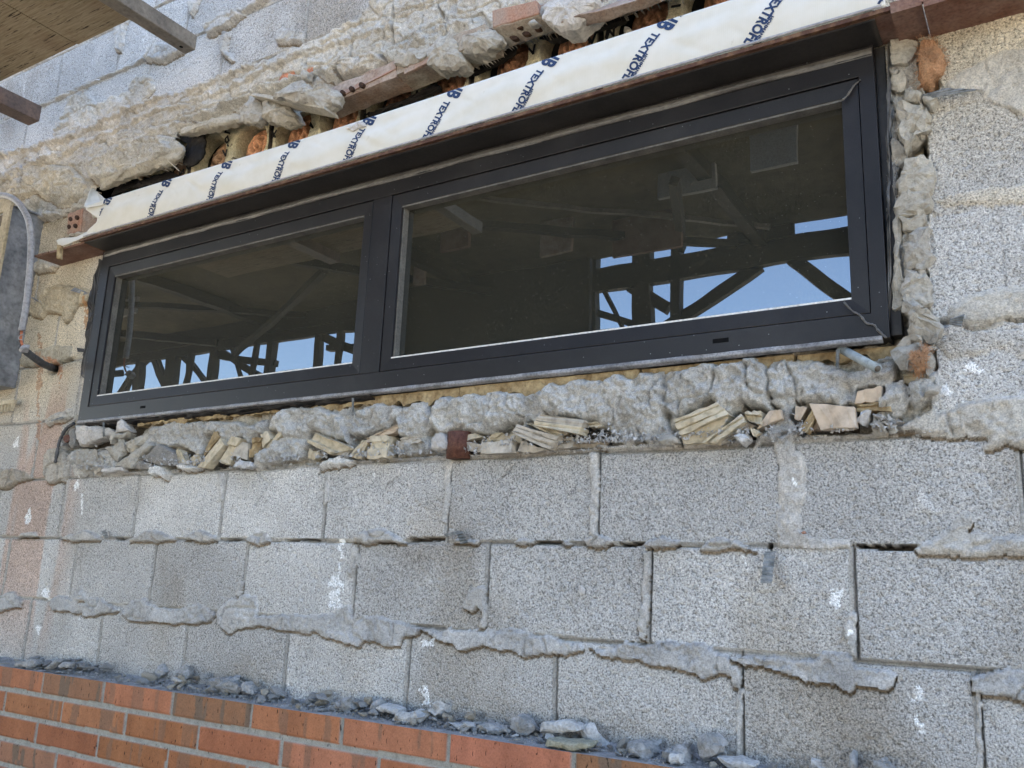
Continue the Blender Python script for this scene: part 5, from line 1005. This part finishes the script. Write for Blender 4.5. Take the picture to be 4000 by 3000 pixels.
# ---------------------------------------------------------------- scaffold at top left
def plydeck(name, x0, x1, y0, y1, label):
    return tag(boxes(name, [(x0, x1, y0, y1, 1.600, 1.618)], M['ply'], None, .001), label, 'plywood', 'plywood sheets of the scaffold deck')
ys_ = float(PZ(300, 168, 1.6)[1])
o1 = plydeck('plywood_sheet', .208, .485, -1.5, -.312, 'weathered plywood deck sheet at top left, right of the dark seam')
o2 = plydeck('plywood_sheet', -1.2, .204, -1.5, -.315, 'weathered plywood deck sheet at the top left corner, left of the seam')
for (x0, x1, z0, z1, ye, mt, lb_) in ((.555, .607, 1.548, 1.600, -.150, 'tube', 'grey square steel scaffold bearer ending above the parged wall'), (-.385, -.312, 1.548, 1.612, -.130, 'tube_dark', 'rusty brown steel scaffold bearer at the left edge')):
    t = tag(empty('scaffold_bearer', (x0, ye, z0)), lb_, 'scaffold tube', 'scaffold bearers under the deck')
    boxes('bearer_body', [(x0, x1, -1.5, ye, z0, z1)], M[mt], t, .003)
    boxes('end_hole', [(x0+.006, x1-.006, ye+.0002, ye+.0012, z0+.006, z1-.006)], M['core'], t)  # dark plate for the open tube end, hole shade put into its colour
    if mt == 'tube':
        V = [((x0+x1)/2+.006*math.cos(2*math.pi*q/12), ye-.035+.006*math.sin(2*math.pi*q/12), z0-.0006) for q in range(12)]+[((x0+x1)/2+.006*math.cos(2*math.pi*q/12), ye-.035+.006*math.sin(2*math.pi*q/12), z0-.0001) for q in range(12)]
        link('bolt_hole', pymesh('bolt_hole', V, [tuple(range(12))[::-1], tuple(range(12, 24))]+[(q, (q+1) % 12, 12+(q+1) % 12, 12+q) for q in range(12)]), M['slot'], t)

# ---------------------------------------------------------------- BRICK VENEER with ledge
by = -.10
gx = np.arange(-.55, 2.6, .0035); gz = np.concatenate([np.arange(-1.0, -.4055, .0032), [-.4050]])
BX, BZ = np.meshgrid(gx, gz)
row = np.floor((-.4050-BZ)/.0705).astype(int); fz = (-.4050-BZ)-row*.0705
offs = np.array([.216, .031, .221, .040, .216, .03, .22, .04, .2])
u = (BX-offs[np.clip(row, 0, 8)])/.2995; ui = np.floor(u).astype(int); fx = (u-ui)*.2995
wv = vnoise(BX, BZ, 12, 400)*.0016
isb = (fx > .0048+wv) & (fx < .2947+wv) & (fz < .0575+wv) & (fz > -.001)
e = np.minimum(np.minimum(fx-.0048, .2947-fx), np.where(fz < .0575, .0575-fz, 0)); 
rr = np.random.RandomState(3).rand(16, 64); rid = rr[row % 16, ui % 64]; rid2 = np.random.RandomState(4).rand(16, 64)[row % 16, ui % 64]
h = np.where(isb, .0045*sst(0, .003, e)+rid*.001, 0)+fbm(BX, BZ, 120, 402, 3)*.0010+np.where(isb, 0, fbm(BX, BZ, 200, 404, 2)*.0015)
strk = vnoise(BX+rid*7, BZ*.12+rid2*9, 30, 405)+.5*vnoise(BX+rid*7, BZ*.2, 80, 406)
colr = np.array([.385, .150, .072])*(0.85+.3*rid)[..., None]; brn = np.array([.185, .125, .085])
fm = np.clip(sst(.18, .21, strk)*(.25+.40*rid2)*(rid2 > .35)+.45*(rid2 > .90)+.12*fbm(BX, BZ, 50, 409, 3), 0, 1)[..., None]; colr = colr*(1+.30*fbm(BX+rid*5, BZ*.3, 26, 410, 3))[..., None]*np.stack([1+0*rid, .94+.16*rid2, .9+.3*rid], -1); col = colr*(1-fm)+brn*fm
yel = (sst(.3, .0, np.abs(fz-.05)*60)*.0)[..., None]
mo = np.array([.34, .33, .29])*(1+.3*fbm(BX, BZ, 90, 407, 3))[..., None]
col = np.where(isb[..., None], col, mo)
bw = tag(empty('brick_wall', (1, -.1, -1.6)), 'orange brick veneer below the block wall, stepping out as a ledge', 'wall')
me, used = grid_mesh('brick_face', np.stack([BX, by-h, BZ], -1), len(gx), len(gz)); set_col(me, col.reshape(-1, 3)[used]); link('brick_face', me, M['brick'], bw, smooth=True)
boxes('lower_brickwork', [(-8, 8, by, .0, -1.6, -1.001), (-8, -.5505, by, .0, -1.0, -.408), (2.597, 8, by, .0, -1.0, -.408)], M['brown_brick'], bw)
ly = np.arange(by-.0045, .012, .003); lx = np.arange(-.55, 2.6, .005); LX, LY = np.meshgrid(lx, ly)
lz = -.4055+fbm(LX, LY, 30, 420, 4)*.004*sst(by, by+.015, LY)+sst(-.05, 0, LY)*.010*(1+fbm(LX, LY, 12, 421, 3))
me, used = grid_mesh('ledge_top', np.stack([LX, LY, lz], -1), len(lx), len(ly)); link('ledge_top', me, M['ledge'], bw, smooth=True)

# ---------------------------------------------------------------- rubble on the ledge
def chip_mesh(seed, n=12, flat=1.):
    rg = random.Random(seed); bm = bmesh.new()
    for _ in range(n):
        v = Vector((rg.gauss(0, 1), rg.gauss(0, 1), rg.gauss(0, 1))).normalized()*rg.uniform(.8, 1.1); v.z *= flat; bm.verts.new(v*.5)
    r = bmesh.ops.convex_hull(bm, input=bm.verts[:]); dl = list({g for g in r['geom_interior']+r['geom_unused'] if isinstance(g, bmesh.types.BMVert) and g.is_valid})
    if dl: bmesh.ops.delete(bm, geom=dl, context='VERTS')
    bmesh.ops.bevel(bm, geom=bm.edges[:], offset=.04, segments=1, affect='EDGES')
    bmesh.ops.triangulate(bm, faces=bm.faces); bmesh.ops.subdivide_edges(bm, edges=bm.edges[:], cuts=2)
    for v in bm.verts: v.co += mn.noise_vector(v.co*5+Vector((seed, 0, 0)))*.05+mn.noise_vector(v.co*14)*.02
    me = D.meshes.new('rubble_chip'); bm.to_mesh(me); bm.free(); return me
M['rubble3'] = mat_rough('tan_rubble', (.30, .27, .22), (.44, .40, .33), 25, 160, .8, .002); M['rubble4'] = mat_rough('dark_rubble', (.17, .165, .16), (.28, .27, .26), 25, 160, .8, .002)
chips = []
for k in range(14):
    me = chip_mesh(k, 11+k % 4, (.45, .7, 1., .6)[k % 4]); me.materials.append(M[('rubble2', 'rubble', 'rubble3', 'rubble', 'rubble4', 'rubble', 'rubble3')[k % 7]]); chips.append(me)
def dens(x):
    a = 0
    for c, w_, h in ((.05, .10, 1.), (.25, .10, 1.), (.42, .08, .8), (.62, .05, .5), (.80, .10, 1.), (.95, .10, 1.), (1.10, .05, .7), (1.28, .10, .9), (1.45, .10, 1.0), (1.62, .1, .8), (1.75, .06, .6), (1.95, .1, .6), (2.15, .1, .5), (2.3, .1, .5)): a += h*math.exp(-((x-c)/w_)**2)
    return min(1, a**1.6)+.06
def ledge_chip(x, y, s, zoff=0., label=None, seed=None):
    me = random.choice(chips); o = D.objects.new('rubble_chip', me); COL.objects.link(o)
    sc = (s*random.uniform(.7, 1.5), s*random.uniform(.6, 1.1), s*random.uniform(.5, .95)); o.scale = sc
    o.rotation_euler = (random.uniform(-.5, .5), random.uniform(-.5, .5), random.uniform(0, 6.28)); o.location = (x, y, -.403+sc[2]*.30+zoff)
    zi = min(range(7), key=lambda i: abs(x-(.0, .28, .6, .95, 1.35, 1.8, 2.3)[i])); big_ = s > .026
    zn = ('in the far left pile on the ledge', 'in the left pile of mortar sticks', 'in the thin stretch after the left pile', 'around the largest rough clod', 'in the middle pile of upright stones', 'left of the flat white slab', 'right of the flat white slab')[zi]
    dn = 'against the wall' if y > -.045 else 'near the ledge front'
    cl = {'pale_rubble': 'pale', 'tan_rubble': 'tan', 'dark_rubble': 'dark'}.get(me.materials[0].name, 'grey')
    return tag(o, f"{'larger' if big_ else 'small'} {cl} mortar chip {dn}, {zn}", 'rubble', 'mortar chips on the brick ledge')
cnt = 0
while cnt < 248:
    x = random.uniform(-.2, 2.5)
    if random.random() > dens(x): continue
    y = -.088+.082*random.random()**.7; back = (y+.09)/.09
    s = (.010+.028*random.random()**2.0)*(1.0+.4*back)
    ledge_chip(x, y, s, zoff=random.random()*.034*back*dens(x)); cnt += 1
def big(pp, y, dep, mt, lb_, ro=.004, bulge=.006, tilt=0.): chunk('rubble_piece', pp, y, dep, M[mt], lb_, 'rubble', bulge, ro, 'larger rubble pieces on the brick ledge', seed=len(lb_), tilt=tilt)
big([(2108, 2862), (2112, 2822), (2200, 2815), (2255, 2835), (2262, 2852), (2225, 2860)], -.050, .04, 'rubble2', 'flat white slab lying on top of the rubble pile', .002)
big([(2125, 2915), (2135, 2888), (2250, 2902), (2300, 2905), (2298, 2922), (2245, 2936), (2180, 2925)], -.098, .05, 'rubble_tan', 'olive grey mortar slab at the front edge of the ledge', .0015)
big([(2262, 2840), (2300, 2828), (2340, 2870), (2372, 2920), (2350, 2935), (2300, 2910), (2270, 2880)], -.030, .02, 'rubble2', 'long slab leaning against the wall right of the white slab', .003)
big([(2725, 2910), (2735, 2880), (2770, 2868), (2800, 2880), (2822, 2905), (2800, 2940), (2770, 2962), (2735, 2950)], -.050, .04, 'rubble', 'rounded grey stone near the right end of the ledge', .004, .012)
big([(2590, 2960), (2600, 2928), (2650, 2918), (2680, 2935), (2678, 2985), (2630, 2990), (2600, 2982)], -.055, .04, 'rubble', 'lumpy grey stone left of the rounded one', .006, .012)
big([(2617, 2975), (2628, 2945), (2650, 2950), (2662, 2985), (2630, 2992)], -.085, .02, 'rubble2', 'pale pebble in front of the lumpy grey stone', .003)
big([(2440, 2925), (2448, 2905), (2520, 2898), (2546, 2915), (2545, 2950), (2500, 2958), (2460, 2950)], -.060, .04, 'rubble', 'two layered grey stone in a bare stretch of the ledge', .004)
big([(1995, 2850), (2005, 2800), (2022, 2788), (2050, 2810), (2085, 2850), (2080, 2862), (2040, 2862)], -.040, .04, 'rubble', 'upright angular stone left of the white slab', .004)
big([(1465, 2770), (1480, 2752), (1560, 2768), (1555, 2790), (1500, 2785)], -.055, .03, 'rubble2', 'long pale flake in the middle pile of the ledge', .002)
big([(1530, 2812), (1535, 2785), (1600, 2775), (1650, 2795), (1630, 2815), (1570, 2818)], -.07, .04, 'rubble2', 'ribbed pale mortar piece in the middle of the ledge', .004)
big([(1305, 2770), (1310, 2740), (1335, 2728), (1340, 2775)], -.05, .03, 'rubble', 'brownish upright stone in the middle pile', .003)
big([(1338, 2776), (1340, 2730), (1360, 2722), (1376, 2770), (1360, 2782)], -.055, .03, 'rubble', 'taller upright stone beside the brownish one', .003)
big([(1440, 2770), (1450, 2745), (1480, 2728), (1490, 2750), (1465, 2778)], -.035, .03, 'rubble', 'grey stone leaning back behind the long pale flake', .003)
big([(1670, 2790), (1680, 2765), (1725, 2755), (1728, 2790), (1700, 2806)], -.03, .03, 'rubble2', 'crumbly white mortar clod against the wall', .008)
big([(810, 2700), (815, 2660), (850, 2645), (900, 2660), (935, 2690), (880, 2712), (830, 2715)], -.055, .05, 'rubble', 'largest rough clod in the left pile', .007)
big([(945, 2690), (950, 2662), (985, 2700), (975, 2718), (952, 2712)], -.06, .03, 'rubble', 'angular stone just right of the largest clod', .004)
big([(590, 2640), (600, 2610), (625, 2600), (640, 2625), (630, 2642)], -.02, .03, 'rubble', 'grey block crumb against the wall above the left pile', .004)
big([(685, 2650), (690, 2615), (720, 2600), (728, 2640), (708, 2665)], -.035, .03, 'rubble', 'dark stone at the foot of a vertical joint', .004)
big([(57, 2602), (60, 2586), (130, 2575), (140, 2595), (125, 2608)], -.09, .03, 'rubble', 'pitted flat block piece on the ledge at far left', .003)
big([(170, 2615), (200, 2590), (225, 2576), (232, 2584), (190, 2617)], -.085, .015, 'rubble', 'stick like mortar sliver pointing up at the left', .002)
big([(225, 2600), (240, 2590), (270, 2590), (262, 2610), (235, 2612)], -.08, .025, 'rubble', 'small hollow looking stone beside the mortar sliver', .003)
big([(3316, 3010), (3318, 2945), (3335, 2930), (3345, 2945), (3346, 3010)], -.02, .02, 'rubble', 'upright grey sliver at the bottom edge right of centre', .002)
big([(3395, 3020), (3410, 2985), (3450, 2978), (3490, 3010), (3490, 3030)], -.04, .04, 'rubble', 'rounded stone cut by the bottom edge at right', .004)
big([(3440, 2975), (3452, 2958), (3468, 2970), (3462, 2980)], -.03, .02, 'rubble', 'pebble balanced above the cut off rounded stone', .002)
big([(3160, 3000), (3170, 2965), (3210, 2970), (3215, 3005)], -.01, .02, 'rubble2', 'faint grey mound against the wall at the bottom edge', .005)
big([(2795, 2960), (2880, 2965), (2960, 2985), (2930, 3005), (2840, 3000)], -.06, .03, 'rubble2', 'flat pale slab right of the rounded grey stone', .002)
big([(1850, 2850), (1870, 2830), (1960, 2835), (1985, 2860), (1930, 2868)], -.05, .04, 'rubble', 'broad grey mortar lump left of the upright angular stone', .005)
big([(1745, 2832), (1800, 2826), (1850, 2836), (1840, 2852), (1760, 2850)], -.06, .03, 'rubble2', 'pale log shaped mortar piece on the ledge', .004)
for _ in range(48):
    x = random.uniform(-.2, 2.4); o = ledge_chip(x, random.uniform(-.092, -.06), random.uniform(.010, .020)); o.scale = (o.scale[0]*1.5, o.scale[1]*1.2, o.scale[2]*.35); o.rotation_euler = (random.uniform(-.1, .1), random.uniform(-.1, .1), random.uniform(0, 6)); o.location.z = -.400
# crumbs: nobody could count these
V, Fc = [], []
def crumb(x, y, z, s):
    k = len(V); q = [Vector((random.gauss(0, 1), random.gauss(0, 1), random.gauss(0, 1))).normalized()*s for _ in range(4)]
    V.extend([Vector((x, y, z))+a for a in q]); Fc.extend([(k, k+1, k+2), (k, k+2, k+3), (k, k+3, k+1), (k+1, k+3, k+2)])
for _ in range(14000):
    x = random.uniform(-.4, 2.6); y = -.10+.1*random.random()**.6
    if random.random() > .25+.75*dens(x): continue
    crumb(x, y, -.402+.005*(y+.1)/.1, .0012+.004*random.random()**3)
tag(link('rubble_dust', pymesh('rubble_dust', V, Fc), M['rubble']), 'fine grey grit and crumbs strewn along the brick ledge', 'grit', kind='stuff')
V, Fc = [], []
for _ in range(3500):
    x = random.uniform(.1, 2.7); 
    if mn.noise(Vector((x*6, 0, 0))) < -.15: continue
    crumb(x, random.uniform(-.012, .06), .203+.004*random.random(), .0012+.0055*random.random()**2.5)
for _ in range(5200):
    px_ = random.uniform(300, 3500); t_ = (px_-300)/3200; py_ = 1835-150*t_+(-12 if t_ > .5 else 0)-abs(random.gauss(0, 1))*22
    if mn.noise(Vector((px_*.012, 3, 0))) < -.1: continue
    p = P(px_, py_, -.030+.03*random.random()); crumb(p[0], p[1], p[2], .0014+.006*random.random()**2.5)
tag(link('mortar_crumbs', pymesh('mortar_crumbs', V, Fc), M['rubble2']), 'pale mortar crumbs along the top of the block course under the window', 'grit', kind='stuff')

# ---------------------------------------------------------------- ground and the scaffold opposite (seen only in the panes)
g = boxes('ground', [(-120, 120, -150, 60, -1.7, -1.6)], M['ground']); g['kind'] = 'structure'
YM = .04  # mirror: y' = YM - Y
def vy(Y): return YM-Y
sc = tag(empty('scaffold_gantry', (0, vy(4), -1.6)), 'dark steel scaffold gantry mirrored in the window panes', 'scaffold')
boxes('deck', [(-13, 4.5, vy(3.97), vy(2.1), 2.365, 2.42)], M['deck_dark'], sc)
boxes('edge_beam', [(-13, 4.5, vy(4.04), vy(3.98), 2.105, 2.295)], M['steel_dark'], sc)
boxes('sky_gap_fill', [(-13, -.05, vy(3.975), vy(3.95), 2.20, 2.3645)], M['steel_dark'], sc)  # added board, closes the gap so no sky shows in the panes
boxes('lower_rail', [(-13, 4.5, vy(4.06), vy(4.0), 1.72, 1.80)], M['steel_dark'], sc)
for x in (-12.2, -9.6, -7.2, -5.55, -5.0, -4.35, -3.55, -2.9, .05-.1, .36, .62, 2.2, 4.0): beam('post', (x, vy(4.02), -1.6 if x in (-9.6, -5.0, -2.9, .36, 4.0) else 1.74), (x, vy(4.02), 2.40), .14 if x in (-5.0, .36) else .07, .08, M['steel_dark'], sc)
for (x0, z0, x1, z1, w_) in ((1.22, 2.13, .50, 1.78, .08), (1.44, 2.13, 1.78, 1.80, .09), (-5.5, 2.15, -5.95, 1.8, .05), (-5.1, 1.8, -5.4, 2.15, .06), (-4.95, 2.15, -4.45, 1.8, .05), (-4.4, 2.15, -3.7, 1.8, .06), (-3.0, 2.15, -2.3, 1.85, .08), (.25, 2.13, .55, 1.93, .09), (2.3, 2.13, 3.2, 1.8, .08), (-4.3, 2.05, -3.5, 1.9, .06), (-2.8, 1.98, -2.0, 1.93, .05)):
    beam('brace', (x0, vy(4.05), z0), (x1, vy(4.05), z1), w_, .06, M['steel_dark'], sc)
for x in (-10.8, -8.4, -6.0, -3.6, -1.2, 1.2, 3.4): boxes('joist', [(x, x+.08, vy(4.0), vy(2.1), 2.26, 2.355)], M['steel_dark'], sc)
for (x0, y0, z0, x1, y1, z1, w_) in ((-.9, 2.2, 2.2, 1.1, 3.9, 2.26, .05), (-.7, 2.0, 2.28, 1.35, 3.8, 2.3, .03), (-2.4, 2.4, 2.3, -.9, 3.9, 2.2, .06), (-6.5, 2.4, 2.3, -4.2, 3.9, 2.15, .07), (-5.2, 2.2, 2.25, -3.0, 3.9, 2.3, .05), (-3.9, 3.9, 2.0, -1.9, 3.0, 2.25, .05), (1.2, 2.5, 2.1, .7, 3.9, 2.3, .05)):
    beam('brace', (x0, vy(y0), z0), (x1, vy(y1), z1), w_, w_, M['steel_dark'] if w_ != .03 else M['tube'], sc)
for (x0, z0, x1, z1, w_) in ((-5.7, 1.8, -5.5, 2.2, .03), (-5.25, 2.15, -5.02, 1.8, .035), (-4.75, 1.8, -4.7, 2.2, .05), (-4.15, 2.2, -3.9, 1.8, .035), (-3.75, 1.8, -3.72, 2.2, .05), (-2.62, 1.8, -2.6, 2.2, .06), (-2.45, 2.2, -2.35, 1.8, .04), (.06, 2.1, .2, 1.8, .03), (.0, 1.93, .4, 1.78, .05)):
    beam('brace', (x0, vy(4.0), z0), (x1, vy(4.0), z1), w_, .04, M['steel_dark'], sc)
boxes('sky_gap_fill', [(1.02, 1.48, vy(3.975), vy(3.95), 2.28, 2.3645)], M['steel_dark'], sc)  # second added fill against sky in the reflection
for (x0, x1, y_, z0, z1, mt) in ((-.05, .20, 3.2, 2.12, 2.36, 'brown_brick'), (.42, .9, 3.4, 2.1, 2.36, 'rust'), (.95, 1.3, 2.9, 2.2, 2.36, 'plainwall'), (-.75, -.5, 3.0, 2.2, 2.36, 'rust'), (-1.3, -1.2, 3.4, 2.15, 2.36, 'brown_brick'), (-4.6, -4.2, 3.0, 2.2, 2.36, 'plainwall'), (1.6, 1.85, 2.6, 2.1, 2.36, 'plainwall')):
    boxes('hanging_panel', [(x0, x1, vy(y_), vy(y_-.03), z0, z1)], M[mt], sc)
tag(boxes('sky_blocker', [(-2.25, -.02, vy(3.93), vy(3.89), -1.6, 2.36)], M['steel_dark'], None), 'tall dark board added to block the sky in the pane reflection', 'sky_blocker')  # added board, blocks sky that would show in the right pane
tag(boxes('sky_blocker', [(1.95, 6, vy(4.6), vy(4.55), -1.6, 1.9)], M['steel_dark'], None), 'lower dark board added right of the gantry, out of the panes', 'sky_blocker')  # unseen board, added against low sky beside the gantry
